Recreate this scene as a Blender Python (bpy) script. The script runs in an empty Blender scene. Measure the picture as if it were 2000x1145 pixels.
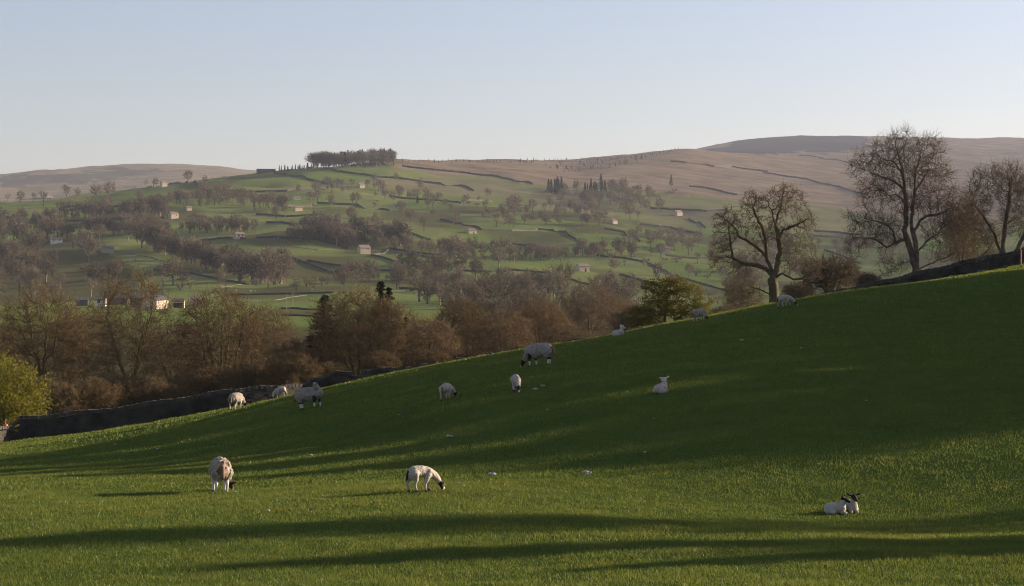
import bpy, math, random
import numpy as np
from mathutils import Vector
R = math.radians
F = 3895.0; CX = 1000.0; HY = 520.0      # focal length, centre and horizon, in pixels of the photograph

# ------------------------------------------------------------------ camera, sky, sun, exposure
scene = bpy.context.scene
COL = scene.collection
cd = bpy.data.cameras.new('camera'); cam = bpy.data.objects.new('camera', cd); COL.objects.link(cam)
cd.sensor_width = 36; cd.lens = 36 * F / 2000; cd.clip_start = 0.5; cd.clip_end = 40000
cd.shift_y = -(572.5 - HY) / 2000
cam.location = (0, 0, 0); cam.rotation_euler = (R(90), 0, 0); scene.camera = cam

SUN_EL, SUN_AZ = 15.0, 20.0             # elevation; degrees beyond "straight right" of the view direction
w = bpy.data.worlds.new('World'); scene.world = w; w.use_nodes = True
nt = w.node_tree; nt.nodes.clear()
sky = nt.nodes.new('ShaderNodeTexSky'); sky.sky_type = 'NISHITA'; sky.sun_disc = False
sky.sun_elevation = R(SUN_EL); sky.sun_rotation = R(90 - SUN_AZ)
sky.air_density = 1.0; sky.dust_density = 1.3; sky.ozone_density = 1.8; sky.altitude = 200
bg = nt.nodes.new('ShaderNodeBackground'); bg.inputs[1].default_value = 0.064
out = nt.nodes.new('ShaderNodeOutputWorld')
tint = nt.nodes.new('ShaderNodeMix'); tint.data_type = 'RGBA'; tint.blend_type = 'MULTIPLY'; tint.inputs[0].default_value = 1; tint.inputs[7].default_value = (1.0, .935, 1.045, 1)
hs = nt.nodes.new('ShaderNodeHueSaturation'); hs.inputs['Saturation'].default_value = .80; nt.links.new(sky.outputs[0], hs.inputs['Color'])
nt.links.new(hs.outputs[0], tint.inputs[6]); nt.links.new(tint.outputs[2], bg.inputs[0]); nt.links.new(bg.outputs[0], out.inputs[0])
ld = bpy.data.lights.new('sun', 'SUN'); ld.energy = 5.0; ld.angle = R(0.5); ld.color = (1.0, 0.80, 0.60)
sun = bpy.data.objects.new('sun', ld); COL.objects.link(sun)
sd = Vector((math.cos(R(SUN_AZ)) * math.cos(R(SUN_EL)), math.sin(R(SUN_AZ)) * math.cos(R(SUN_EL)), math.sin(R(SUN_EL))))
sun.rotation_euler = sd.to_track_quat('Z', 'Y').to_euler()
vs = scene.view_settings; vs.view_transform = 'Standard'; vs.look = 'None'; vs.gamma = 1.0; vs.exposure = 1.35
scene.cycles.use_denoising = True; scene.cycles.denoiser = 'OPENIMAGEDENOISE'; scene.cycles.denoising_input_passes = 'RGB_ALBEDO_NORMAL'; scene.cycles.denoising_prefilter = 'ACCURATE'; scene.cycles.filter_width = 1.05
scene.cycles.volume_bounces = 0; scene.cycles.max_bounces = 5; scene.cycles.transparent_max_bounces = 8
scene.cycles.diffuse_bounces = 3

# ------------------------------------------------------------------ helpers
def tag(o, label=None, cat=None, group=None, kind=None):
    if label: o['label'] = label
    if cat: o['category'] = cat
    if group: o['group'] = group
    if kind: o['kind'] = kind
    return o
def empty(name, loc=(0, 0, 0), rz=0.0, sc=1.0):
    o = bpy.data.objects.new(name, None); o.location = loc; o.rotation_euler = (0, 0, rz)
    o.scale = (sc, sc, sc); o.empty_display_size = 0.2; COL.objects.link(o); return o
def np_mesh(name, verts, faces, mats=(), fmat=None, smooth=False):
    """verts (n,3); faces: (m,k) array or list of such arrays"""
    if not isinstance(faces, list) or (len(faces) and isinstance(faces[0], tuple)): faces = [np.array(faces)]
    faces = [np.asarray(f, dtype=np.int32) for f in faces if len(f)]
    me = bpy.data.meshes.new(name)
    verts = np.asarray(verts, dtype=np.float32)
    me.vertices.add(len(verts)); me.vertices.foreach_set('co', verts.ravel())
    tot = sum(f.size for f in faces); npoly = sum(len(f) for f in faces)
    me.loops.add(tot); me.polygons.add(npoly)
    me.loops.foreach_set('vertex_index', np.concatenate([f.ravel() for f in faces]))
    lt = np.concatenate([np.full(len(f), f.shape[1], dtype=np.int32) for f in faces])
    ls = np.concatenate([[0], np.cumsum(lt)[:-1]]).astype(np.int32)
    me.polygons.foreach_set('loop_start', ls); me.polygons.foreach_set('loop_total', lt)
    for m in mats: me.materials.append(m)
    if fmat is not None: me.polygons.foreach_set('material_index', np.asarray(fmat, dtype=np.int32))
    me.update(calc_edges=True)
    me.polygons.foreach_set('use_smooth', np.full(npoly, bool(smooth)))
    return me
def link(name, me, parent=None, loc=(0, 0, 0), rz=0.0, sc=1.0):
    o = bpy.data.objects.new(name, me); COL.objects.link(o); o.location = loc
    o.rotation_euler = (0, 0, rz); o.scale = (sc, sc, sc)
    if parent: o.parent = parent
    return o

class NT:
    def __init__(s, name):
        s.m = bpy.data.materials.new(name); s.m.use_nodes = True; s.t = s.m.node_tree; s.t.nodes.clear()
        s.o = s.t.nodes.new('ShaderNodeOutputMaterial')
    def n(s, typ, **kw):
        nd = s.t.nodes.new('ShaderNode' + typ)
        for k, v in kw.items():
            if k.startswith('_'): setattr(nd, k[1:], v)
            else:
                key = int(k[1:]) if k[0] == 'i' and k[1:].isdigit() else k.replace('__', ' ')
                if hasattr(v, 'is_output') or isinstance(v, bpy.types.NodeSocket): s.t.links.new(v, nd.inputs[key])
                else: nd.inputs[key].default_value = v
        return nd
    def mix(s, f, a, b, mode='MIX'):
        nd = s.t.nodes.new('ShaderNodeMix'); nd.data_type = 'RGBA'; nd.blend_type = mode
        for i, v in ((0, f), (6, a), (7, b)):
            if isinstance(v, bpy.types.NodeSocket): s.t.links.new(v, nd.inputs[i])
            else: nd.inputs[i].default_value = (*v, 1) if isinstance(v, (tuple, list)) and len(v) == 3 else v
        return nd.outputs[2]
    def ramp(s, f, lo, hi, a=0.0, b=1.0):
        nd = s.n('MapRange', i0=f, i1=lo, i2=hi, i3=a, i4=b); return nd.outputs[0]
    def noise(s, vec, scale, detail=4, rough=0.55):
        nd = s.n('TexNoise', Scale=scale, Detail=detail, Roughness=rough)
        if vec is not None: s.t.links.new(vec, nd.inputs['Vector'])
        return nd.outputs[0]
    def out(s, sh): s.t.links.new(sh, s.o.inputs[0]); return s.m

def simple(name, col, col2=None, scale=3.0, rough=0.9, bump=0.0, spec=0.2, rnd=0.0, bscale=None):
    t = NT(name); tc = t.n('TexCoord').outputs['Object']
    c = (*col, 1)
    if col2 is not None:
        c = t.mix(t.ramp(t.noise(tc, scale, 5), 0.35, 0.65), col, col2)
    if rnd:
        oi = t.n('ObjectInfo').outputs['Random']
        c = t.mix(1.0, c if not isinstance(c, tuple) else c[:3], t.n('CombineColor', i0=t.ramp(oi, 0, 1, 1 - rnd, 1 + rnd), i1=t.ramp(oi, 0, 1, 1 - rnd * .8, 1 + rnd * .7), i2=t.ramp(oi, 0, 1, 1 - rnd * .4, 1 + rnd * .5)).outputs[0], 'MULTIPLY')
    b = t.n('BsdfPrincipled', Base__Color=c, Roughness=rough); b.inputs['Specular IOR Level'].default_value = spec
    if bump:
        bp = t.n('Bump', Strength=bump, Distance=0.03, Height=t.noise(tc, bscale or scale * 4, 4))
        t.t.links.new(bp.outputs[0], b.inputs['Normal'])
    return t.out(b.outputs[0])
def leafy(name, col, col2, trans=0.35, scale=1.5, rnd=0.15):
    t = NT(name); tc = t.n('TexCoord').outputs['Object']
    c = t.mix(t.ramp(t.noise(tc, scale, 3), 0.3, 0.7), col, col2)
    oi = t.n('ObjectInfo').outputs['Random']
    g = t.ramp(oi, 0, 1, 1 - rnd, 1 + rnd)
    c = t.mix(1.0, c, t.n('CombineColor', i0=g, i1=g, i2=g).outputs[0], 'MULTIPLY')
    d = t.n('BsdfDiffuse', Color=c); tr = t.n('BsdfTranslucent', Color=c)
    mx = t.n('MixShader', i0=trans, i1=d.outputs[0], i2=tr.outputs[0])
    return t.out(mx.outputs[0])

# ------------------------------------------------------------------ value noise
def vnoise(x, y, seed=0):
    x = np.asarray(x, float); y = np.asarray(y, float)
    xi = np.floor(x).astype(np.int64); yi = np.floor(y).astype(np.int64); fx = x - xi; fy = y - yi
    fx = fx * fx * (3 - 2 * fx); fy = fy * fy * (3 - 2 * fy)
    def h(a, b):
        n = (a * 374761393 + b * 668265263 + seed * 974634777) & 0xffffffff
        n = ((n ^ (n >> 13)) * 1274126177) & 0xffffffff
        return ((n ^ (n >> 16)) & 0xffff) / 65535.0
    return ((h(xi, yi) * (1 - fx) + h(xi + 1, yi) * fx) * (1 - fy) + (h(xi, yi + 1) * (1 - fx) + h(xi + 1, yi + 1) * fx) * fy) * 2 - 1
def fbm(x, y, oct=4, seed=0):
    s = 0; a = 1
    for i in range(oct): s = s + a * vnoise(x * 2 ** i, y * 2 ** i, seed + i); a *= .5
    return s
def sstep(a, b, x):
    t = np.clip((x - a) / (b - a), 0, 1); return t * t * (3 - 2 * t)

# ------------------------------------------------------------------ terrain surveyed from sightings (bearing, level, distance)
class TPS:
    def __init__(s, P, v, lam=0.0):
        s.P = P; n = len(P); d = np.linalg.norm(P[:, None] - P[None], axis=2)
        K = s.k(d) + lam * np.eye(n); Q = np.c_[np.ones(n), P]
        A = np.block([[K, Q], [Q.T, np.zeros((3, 3))]])
        s.w = np.linalg.solve(A, np.r_[v, 0, 0, 0])
    @staticmethod
    def k(d): return d * d * np.log(np.maximum(d, 1e-9))
    def __call__(s, X):
        out = np.empty(len(X))
        for i in range(0, len(X), 20000):
            x = X[i:i + 20000]; d = np.linalg.norm(x[:, None] - s.P[None], axis=2)
            out[i:i + 20000] = s.k(d) @ s.w[:-3] + s.w[-3] + x @ s.w[-2:]
        return out

NEAR = [  # px, py, distance
 (0,1145,27),(500,1145,26),(1000,1145,25),(1500,1145,25),(2000,1145,25),
 (0,1060,33),(1000,1060,32),(2000,1055,32),
 (0,985,41),(200,985,41),(430,966,44.5),(820,963,42),(1300,1000,40),(1640,1004,41),(2000,985,41),
 (0,935,50),(600,910,51),(1000,890,50),(1500,885,48),(2000,880,46),
 (0,905,66),(300,886,66),(700,846,60),(1100,820,55),(1600,800,53),(2000,785,54),
 (0,887,88),(250,864,88),(605,799,74),(875,783,61),(1010,768,61),(1292,768,57),(1700,710,62),(2000,680,66),
 (460,797,97),(650,757,97),(780,728,97),(900,705,95),(1055,716,70),(1100,675,93),(1250,651,91),(1400,620,91),(1537,599,88),(1600,584,94),(1700,567,98),(1800,550,104),(1900,535,112),(2000,517,118),
 (1700,640,74),(2000,590,84),(550,778,90),
 (-80,882,112),(40,862,115),(200,851,118),(350,826,120),(460,806,121),(560,790,122),(650,768,123),(760,756,124),(900,730,125),(1100,702,126),(1250,673,127),(1400,645,128),(1550,622,129),(1650,602,130),(1750,582,131),(1900,547,134),(2000,522,136),(2100,500,138),
 (0,850,160),(265,825,180),(500,806,180),(700,770,175),(1000,742,180),(1310,652,148),(1515,612,165),(1650,586,165),(1790,535,185),(1960,512,190),(2150,500,190),
 (-200,800,250),(100,790,250),(500,770,250),(900,735,250),(1200,705,250),(1500,655,250),(1800,600,250),(2100,570,250)]
NEARW = [(0,0,-1.65),(-30,0,-5),(30,0,1.0),(-40,-40,-5),(40,-40,1),(0,-40,0),(55,60,2.6),(55,112,3.2),(80,90,5),(60,25,3),(60,160,3.4),(-45,50,-10.5),(-70,120,-17),(-80,20,-14),(100,160,8),(100,20,6),(60,210,2.5),(90,250,2),(-90,220,-20)]
P = []; V = []
for px, py, d in NEAR: P.append(((px - CX) / F * d, d)); V.append((HY - py) / F * d)
for x, y, z in NEARW: P.append((x, y)); V.append(z)
tps_near = TPS(np.array(P, float), np.array(V, float), 0.5)

colsx = [-300, 0, 200, 500, 800, 1100, 1400, 1700, 2000, 2300]
FAR = {
 160: [860,850,835,806,790,740,660,580,520,500],
 260: [800,785,780,765,738,715,670,615,585,570],
 400: [700,695,692,690,690,690,665,618,600,590],
 620: [640,637,634,632,632,632,636,616,600,590],
 900: [605,603,602,598,598,600,605,597,588,585],
 1150:[577,572,566,562,564,573,578,577,568,560],
 1400:[532,517,506,500,505,525,542,548,540,530],
 1700:[480,466,456,448,455,474,498,508,500,490],
 2100:[432,417,409,395,402,420,448,462,452,440],
 2500:[405,398,380,352,362,378,398,422,410,400],
 2750:[408,399,374,338,328,350,378,400,392,380],
 3200:[420,412,392,362,318,330,350,372,368,360],
 3700:[425,420,405,380,322,314,318,345,345,340],
 4300:[410,408,400,375,340,318,300,320,325,320],
 5000:[375,378,370,365,350,330,300,301,310,305],
 6000:[350,346,328,338,352,345,293,278,285,285],
 7000:[360,352,335,345,360,350,282,275,276,278],
 8500:[420,420,420,420,420,420,380,370,370,370]}
P = []; V = []
for d, ys in FAR.items():
    for px, py in zip(colsx, ys): P.append((math.atan((px - CX) / F) * 5, math.log(d / math.cos(math.atan((px - CX) / F))))); V.append((HY - py) / F * math.cos(math.atan((px - CX) / F)))
EXTRA = [(640,327,2780),(700,325,2800),(780,316,2900),(600,331,2700),(1000,313,3300),(1200,311,3500),(1300,296,3900),(1345,288,4000),(1400,293,4200),(1250,305,3700),(900,314,3150),
 (280,364,2700),(400,350,2720),(100,388,2700),(340,326,6000),(420,331,6000),(100,336,6000),(600,350,6500),(1480,275,6900),(1560,271,7000),(1640,275,7000),(1520,292,5600),(1440,296,4600),(1900,279,7000),(1750,278,7000)]
for px, py, d in EXTRA: P.append((math.atan((px - CX) / F) * 5, math.log(d / math.cos(math.atan((px - CX) / F))))); V.append((HY - py) / F * math.cos(math.atan((px - CX) / F)))
tps_far = TPS(np.array(P), np.array(V), 2e-3)

def ground(x, y):
    x = np.atleast_1d(np.asarray(x, float)); y = np.atleast_1d(np.asarray(y, float))
    r = np.hypot(x, y); th = np.arctan2(x, y)
    z = np.empty(len(x)); b = sstep(150, 250, r)
    m = r < 251
    zn = np.zeros(len(x)); zf = np.zeros(len(x))
    if m.any():
        xx = x[m]; yy = y[m]
        zn[m] = tps_near(np.c_[np.clip(xx, -110, 110), np.clip(yy, -60, 270)]) + 0.05 * fbm(xx / 3.5, yy / 3.5, 3, 5) + 0.10 * vnoise(xx / 13, yy / 13, 9)
    m = r > 149
    if m.any():
        tc = np.clip(th[m], -.36, .36)
        e = tps_far(np.c_[tc * 5, np.log(np.clip(r[m], 150, 9000))])
        side = sstep(.36, 1.2, np.abs(th[m])); e = e * (1 - side) + (-0.012) * side
        rr = r[m]; xx = x[m]; yy = y[m]
        a = sstep(900, 1500, rr)
        bump = a * (5.5 * fbm(xx / 170, yy / 260, 3, 21) + 1.3 * fbm(xx / 45, yy / 60, 2, 33))
        terr = a * (1 - sstep(2500, 2900, rr)) * 3.6 * np.sin((rr + 60 * fbm(xx / 300, yy / 300, 2, 3)) / 34.0)
        bump = bump + terr + sstep(3200, 5200, rr) * 9 * fbm(xx / 500, yy / 350, 3, 44)
        zf[m] = e * rr + bump * 0.8 + 0.35 * fbm(xx / 18, yy / 18, 2, 7) * sstep(200, 500, rr)
    return zn * (1 - b) + zf * b
def gz(x, y): return float(ground([x], [y])[0])

thd = np.linspace(-.285, .285, 430)
tho = np.concatenate([np.linspace(-math.pi, -.285, 80)[:-1], thd, np.linspace(.285, math.pi, 80)[1:-1]])
rr = np.concatenate([[0.4, 2, 4, 7, 10], np.exp(np.linspace(math.log(13), math.log(9000), 680))])
nt_, nr_ = len(tho), len(rr)
TH, RR = np.meshgrid(tho, rr)
GX = (RR * np.sin(TH)).ravel(); GY = (RR * np.cos(TH)).ravel(); GZ = ground(GX, GY)
i = np.arange(nr_ - 1)[:, None] * nt_; j = np.arange(nt_)[None]; j2 = (j + 1) % nt_
quads = np.stack([i + j, i + j2, i + nt_ + j2, i + nt_ + j], axis=-1).reshape(-1, 4)[:, ::-1]
quads = quads[:, ::-1] if False else quads
VG = np.c_[GX, GY, GZ]; VG = np.vstack([VG, [[0, 0, GZ[:nt_].mean()]]])
fan = np.stack([np.full(nt_, len(VG) - 1), np.arange(nt_), (np.arange(nt_) + 1) % nt_], axis=-1)[:, ::-1]
PXg = CX + F * GX / np.maximum(GY, 1); PYg = HY - F * GZ / np.maximum(GY, 1)

# sight: where a bearing/level of the photograph meets the land
DD = np.exp(np.linspace(math.log(24), math.log(8000), 1500))
def sight(px, py, dmin=24.0):
    u = (px - CX) / F; m = DD >= dmin; d = DD[m]
    z = ground(u * d, d); yy = HY - F * z / d
    run = np.minimum.accumulate(yy); k = np.argmax(run <= py)
    if run[-1] > py: k = int(np.argmin(yy))
    if k > 0 and yy[k - 1] > py >= yy[k]:
        t = (yy[k - 1] - py) / (yy[k - 1] - yy[k]); dd = d[k - 1] + t * (d[k] - d[k - 1])
    else: dd = d[k]
    return u * dd, dd, gz(u * dd, dd)

def in_poly(px, py, poly):
    c = np.zeros(len(px), bool); n = len(poly)
    for a in range(n):
        x1, y1 = poly[a]; x2, y2 = poly[(a + 1) % n]
        t = ((y1 > py) != (y2 > py)) & (px < (x2 - x1) * (py - y1) / (y2 - y1 + 1e-9) + x1); c ^= t
    return c
jx = PXg + 14 * fbm(GX / 60, GY / 60, 3, 61); jy = PYg + 5 * fbm(GX / 60, GY / 60, 3, 62)
RGf = np.hypot(GX, GY)
moor = (in_poly(jx, jy, [(770,250),(2400,200),(2400,398),(1850,432),(1700,418),(1620,404),(1480,392),(1340,384),(1230,372),(1060,362),(960,346),(860,334),(770,326)]) & (RGf > 1900)).astype(float)
moor = np.maximum(moor, 0.85 * sstep(3400, 4300, RGf))
moor = np.maximum(moor, .55 * in_poly(jx, jy, [(820,345),(960,350),(1060,372),(1000,385),(880,378),(740,366),(720,352)]) * (RGf > 1900))
moor = np.maximum(moor, .4 * (in_poly(jx, jy, [(1060,362),(1340,384),(1620,404),(1850,432),(2400,398),(2400,450),(1600,455),(1300,440),(1000,400)]) & (RGf > 1500)))
heather = in_poly(jx, jy, [(1380,293),(1480,262),(1600,260),(1700,268),(1690,290),(1640,299),(1560,296),(1480,304),(1400,300)]) * sstep(4300, 4800, RGf) * .9  # shaded face of the right-hand fell, painted into the ground colour
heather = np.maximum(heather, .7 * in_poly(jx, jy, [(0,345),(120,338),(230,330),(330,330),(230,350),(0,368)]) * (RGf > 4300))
scrub = sstep(.05, .6, fbm(GX / 70, GY / 110, 3, 71)) * sstep(250, 330, RGf) * (1 - moor) * .7
scrub = np.maximum(scrub, (in_poly(jx, jy, [(-200,480),(150,470),(260,520),(270,580),(-200,600)]) & (RGf > 600)) * .8)
scrub = np.maximum(scrub, sstep(140, 190, RGf) * (1 - sstep(520, 640, RGf)) * .9)
# ------------------------------------------------------------------ materials
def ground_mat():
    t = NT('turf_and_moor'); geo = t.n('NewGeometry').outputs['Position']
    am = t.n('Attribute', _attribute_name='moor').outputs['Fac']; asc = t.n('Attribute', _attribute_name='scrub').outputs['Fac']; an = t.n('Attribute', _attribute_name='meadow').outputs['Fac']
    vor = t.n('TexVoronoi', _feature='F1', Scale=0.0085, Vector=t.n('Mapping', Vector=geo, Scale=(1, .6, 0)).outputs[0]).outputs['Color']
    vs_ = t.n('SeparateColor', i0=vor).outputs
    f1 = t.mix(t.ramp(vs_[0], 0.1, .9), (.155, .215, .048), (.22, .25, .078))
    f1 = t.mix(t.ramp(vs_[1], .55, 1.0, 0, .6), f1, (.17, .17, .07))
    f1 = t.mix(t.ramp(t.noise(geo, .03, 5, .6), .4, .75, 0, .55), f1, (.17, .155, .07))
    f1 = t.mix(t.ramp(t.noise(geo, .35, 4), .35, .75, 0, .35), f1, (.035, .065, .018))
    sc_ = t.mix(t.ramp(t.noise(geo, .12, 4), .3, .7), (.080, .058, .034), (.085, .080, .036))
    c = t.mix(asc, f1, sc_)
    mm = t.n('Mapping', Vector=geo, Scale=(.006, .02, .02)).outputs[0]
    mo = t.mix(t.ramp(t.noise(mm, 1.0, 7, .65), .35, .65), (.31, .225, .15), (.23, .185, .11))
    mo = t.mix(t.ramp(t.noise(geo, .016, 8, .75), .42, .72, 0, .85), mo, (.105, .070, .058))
    mo = t.mix(t.n('Attribute', _attribute_name='heather').outputs['Fac'], mo, (.045, .045, .055))  # heather tone on the left moor, painted shade on the right fell
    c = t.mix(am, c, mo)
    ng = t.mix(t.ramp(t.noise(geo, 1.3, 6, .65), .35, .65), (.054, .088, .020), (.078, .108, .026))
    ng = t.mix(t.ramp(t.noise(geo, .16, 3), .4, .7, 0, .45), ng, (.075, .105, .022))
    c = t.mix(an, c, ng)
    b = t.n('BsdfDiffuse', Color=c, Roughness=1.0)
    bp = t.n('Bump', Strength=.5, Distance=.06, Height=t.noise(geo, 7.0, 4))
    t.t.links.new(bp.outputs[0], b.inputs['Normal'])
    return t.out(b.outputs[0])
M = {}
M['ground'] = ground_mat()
M['twig'] = leafy('warm_brown_twigs', (.160, .112, .058), (.100, .076, .044), .2)
M['twig_red'] = leafy('reddish_brown_twigs', (.175, .125, .072), (.120, .088, .056), .2)
M['twig_pale'] = leafy('grey_brown_twigs', (.150, .115, .078), (.105, .080, .056), .2)
M['twig_far'] = leafy('far_grey_brown_twigs', (.140, .115, .082), (.105, .088, .060), .2, .4, .35)
M['bark'] = simple('olive_bark', (.120, .095, .045), (.055, .045, .028), 2.5, .95, .6)
M['bark_grey'] = simple('grey_bark', (.17, .13, .095), (.075, .058, .045), 2.5, .95, .6)
M['leaf_willow'] = leafy('fresh_yellow_green_leaves', (.19, .18, .028), (.12, .12, .02), .45)
M['leaf_thorn'] = leafy('olive_bronze_leaves', (.160, .130, .024), (.070, .070, .018), .4, .9)
M['needle'] = leafy('dark_conifer_needles', (.022, .036, .016), (.012, .022, .012), .15)
M['needle_far'] = leafy('far_conifer_needles', (.030, .045, .022), (.020, .030, .018), .15)
M['stone'] = simple('dark_lichened_stone', (.075, .066, .055), (.030, .028, .024), 1.1, .95, .7, bscale=9)
M['stone_cap'] = simple('weathered_cope_stone', (.105, .095, .08), (.04, .037, .032), .9, .95, .7, bscale=9)
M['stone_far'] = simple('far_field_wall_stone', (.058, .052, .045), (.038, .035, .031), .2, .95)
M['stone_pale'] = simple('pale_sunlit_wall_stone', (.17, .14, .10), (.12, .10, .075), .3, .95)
M['barn'] = simple('buff_rubble_masonry', (.50, .41, .30), (.38, .30, .22), 1.2, .95, rnd=.15)
M['white'] = simple('whitewashed_render', (.66, .60, .52), (.55, .50, .44), .8, .9)
M['roof'] = simple('stone_slate_roof', (.21, .165, .13), (.14, .115, .095), 1.0, .9, rnd=.12)
M['slate'] = simple('blue_grey_slate_roof', (.075, .08, .09), (.05, .055, .06), 1.0, .8)
M['dark'] = simple('dark_opening', (.015, .014, .013))
M['wool'] = simple('ewe_wool', (.33, .29, .24), (.23, .195, .155), 5, 1, .5)
M['wool_lamb'] = simple('lamb_wool', (.43, .385, .325), (.34, .30, .25), 6, 1, .3)
M['wool_stain'] = simple('stained_brown_wool', (.20, .11, .06), (.13, .08, .05), 6, 1, .4)
M['face_dark'] = simple('black_face_hair', (.016, .013, .011), (.03, .024, .02), 9, .8)
M['face_white'] = simple('white_face_hair', (.62, .56, .50), (.5, .45, .4), 9, .9)
M['raddle'] = simple('pink_marker_on_wool', (.42, .13, .12), (.5, .25, .22), 9, .95)
M['tuft'] = simple('shed_white_wool', (.42, .39, .355), (.32, .30, .27), 12, .95)
M['rust'] = simple('orange_painted_metal', (.42, .13, .06), (.30, .09, .05), 9, .7)
M['pole'] = simple('weathered_pole_wood', (.30, .25, .20), None)
M['red'] = simple('red_buoy_plastic', (.75, .09, .05), (.6, .07, .04), 9, .4, spec=.5)

gm = np_mesh('ground', VG, [quads, fan], [M['ground']], smooth=True)
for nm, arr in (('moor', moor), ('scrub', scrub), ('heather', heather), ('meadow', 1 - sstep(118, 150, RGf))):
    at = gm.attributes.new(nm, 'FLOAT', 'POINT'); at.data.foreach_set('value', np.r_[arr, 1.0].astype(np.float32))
g = link('ground', gm); tag(g, kind='structure')

# ------------------------------------------------------------------ trees
def grow(stems, blobs, n_attr, step, kill, infl, seed, up=0.0, wob=0.25, fill=0.45, max_nodes=7000):
    """space colonisation from hand-laid stems into ellipsoid blobs (cx,cy,cz,rx,ry,rz[,weight])"""
    rg = np.random.default_rng(seed)
    pos = []; par = []; minr = []
    for st in stems:             # (parent key or -1, [(x,y,z)...])
        root, pts = st[0], [np.array(p, float) for p in st[1]]
        if root < 0: pos.append(pts[0]); par.append(-1); last = len(pos) - 1; minr.append(0)
        else:
            dd = [np.linalg.norm(p - pts[0]) for p in pos]; last = int(np.argmin(dd))
        for q in pts[1:]:
            a = pos[last]; L = np.linalg.norm(q - a); n = max(1, int(L / step))
            for k in range(1, n + 1):
                p = a + (q - a) * k / n + (rg.normal(size=3) * step * wob * .5 if k < n else 0)
                pos.append(p); par.append(last); last = len(pos) - 1
    wts = np.array([(b[6] if len(b) > 6 else 1) * b[3] * b[4] * b[5] for b in blobs]); wts = wts ** .8 / (wts ** .8).sum()
    A = []
    for b, wt in zip(blobs, wts):
        n = max(6, int(n_attr * wt)); v = rg.normal(size=(n, 3)); v /= np.linalg.norm(v, axis=1)[:, None]
        v *= (rg.random(n) ** fill)[:, None]; A.append(v * np.array(b[3:6]) + np.array(b[:3]))
    A = np.vstack(A); A = A[A[:, 2] > 0.15]
    P_ = np.array(pos); near = np.full(len(A), 1e9); ni = np.zeros(len(A), int)
    def upd(start):
        Q = P_[start:]
        if not len(Q): return
        d = np.linalg.norm(A[:, None] - Q[None], axis=2); k = d.argmin(1); dm = d[np.arange(len(A)), k]
        b = dm < near; near[b] = dm[b]; ni[b] = k[b] + start
    upd(0)
    for it in range(160):
        act = (near < infl) & (near > kill)
        if not act.any() or len(P_) > max_nodes:
            break
        idx = ni[act]; dv = A[act] - P_[idx]; dv /= np.linalg.norm(dv, axis=1)[:, None]
        u, inv = np.unique(idx, return_inverse=True)
        s = np.zeros((len(u), 3)); np.add.at(s, inv, dv)
        s /= np.linalg.norm(s, axis=1)[:, None] + 1e-9
        s += rg.normal(size=s.shape) * wob; s[:, 2] += up; s /= np.linalg.norm(s, axis=1)[:, None] + 1e-9
        new = P_[u] + s * step; st = len(P_)
        P_ = np.vstack([P_, new]); par += list(u)
        upd(st)
        keep = near > kill
        A, near, ni = A[keep], near[keep], ni[keep]
        if not len(A): break
    return P_, np.array(par)
def radii(P_, par, tip, expo, rmax=None):
    n = len(P_); r = np.zeros(n); kids = np.zeros(n, int)
    for k in range(n - 1, -1, -1):
        if r[k] == 0: r[k] = tip ** expo
        if par[k] >= 0: r[par[k]] += r[k]; kids[par[k]] += 1
    r = r ** (1 / expo)
    if rmax is not None: r = np.where(r > .04, .04 + (r - .04) * (rmax - .04) / max(r.max() - .04, 1e-6), r)
    return r, kids
def tubes(P_, par, r, sides=6, rmin=0.0, flare=0.0):
    V = []; Fq = []; off = {}
    n = len(P_); kids = [[] for _ in range(n)]
    for k in range(n):
        if par[k] >= 0: kids[par[k]].append(k)
    cnt = 0
    ca = np.cos(np.arange(sides) * 2 * math.pi / sides); sa = np.sin(np.arange(sides) * 2 * math.pi / sides)
    def ring(p, d, rad):
        nonlocal cnt
        d = d / (np.linalg.norm(d) + 1e-9); a = np.cross(d, (0.31, .95, .05)); a /= np.linalg.norm(a) + 1e-9; b = np.cross(d, a)
        V.append(p + rad * (ca[:, None] * a + sa[:, None] * b)); cnt += sides; return cnt - sides
    def quad(a, b):
        for s in range(sides): Fq.append((a + s, a + (s + 1) % sides, b + (s + 1) % sides, b + s))
    for k in range(n):
        pk = par[k]
        if pk < 0:
            if kids[k]:
                off[k] = ring(P_[k] - np.array([0, 0, .3]), P_[kids[k][0]] - P_[k], r[k] * (1.5 + flare)); 
            continue
        if r[k] < rmin: continue
        main = max(kids[pk], key=lambda q: r[q])
        if k == main and pk in off: a = off[pk]
        else: a = ring(P_[pk], P_[k] - P_[pk], min(r[pk], r[k] * 1.25))
        d = P_[k] - P_[pk]
        if kids[k]: d = d + P_[max(kids[k], key=lambda q: r[q])] - P_[k]
        off[k] = ring(P_[k], d, r[k]); quad(a, off[k])
    return (np.vstack(V) if V else np.zeros((0, 3))), np.array(Fq, dtype=np.int32).reshape(-1, 4)
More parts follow.
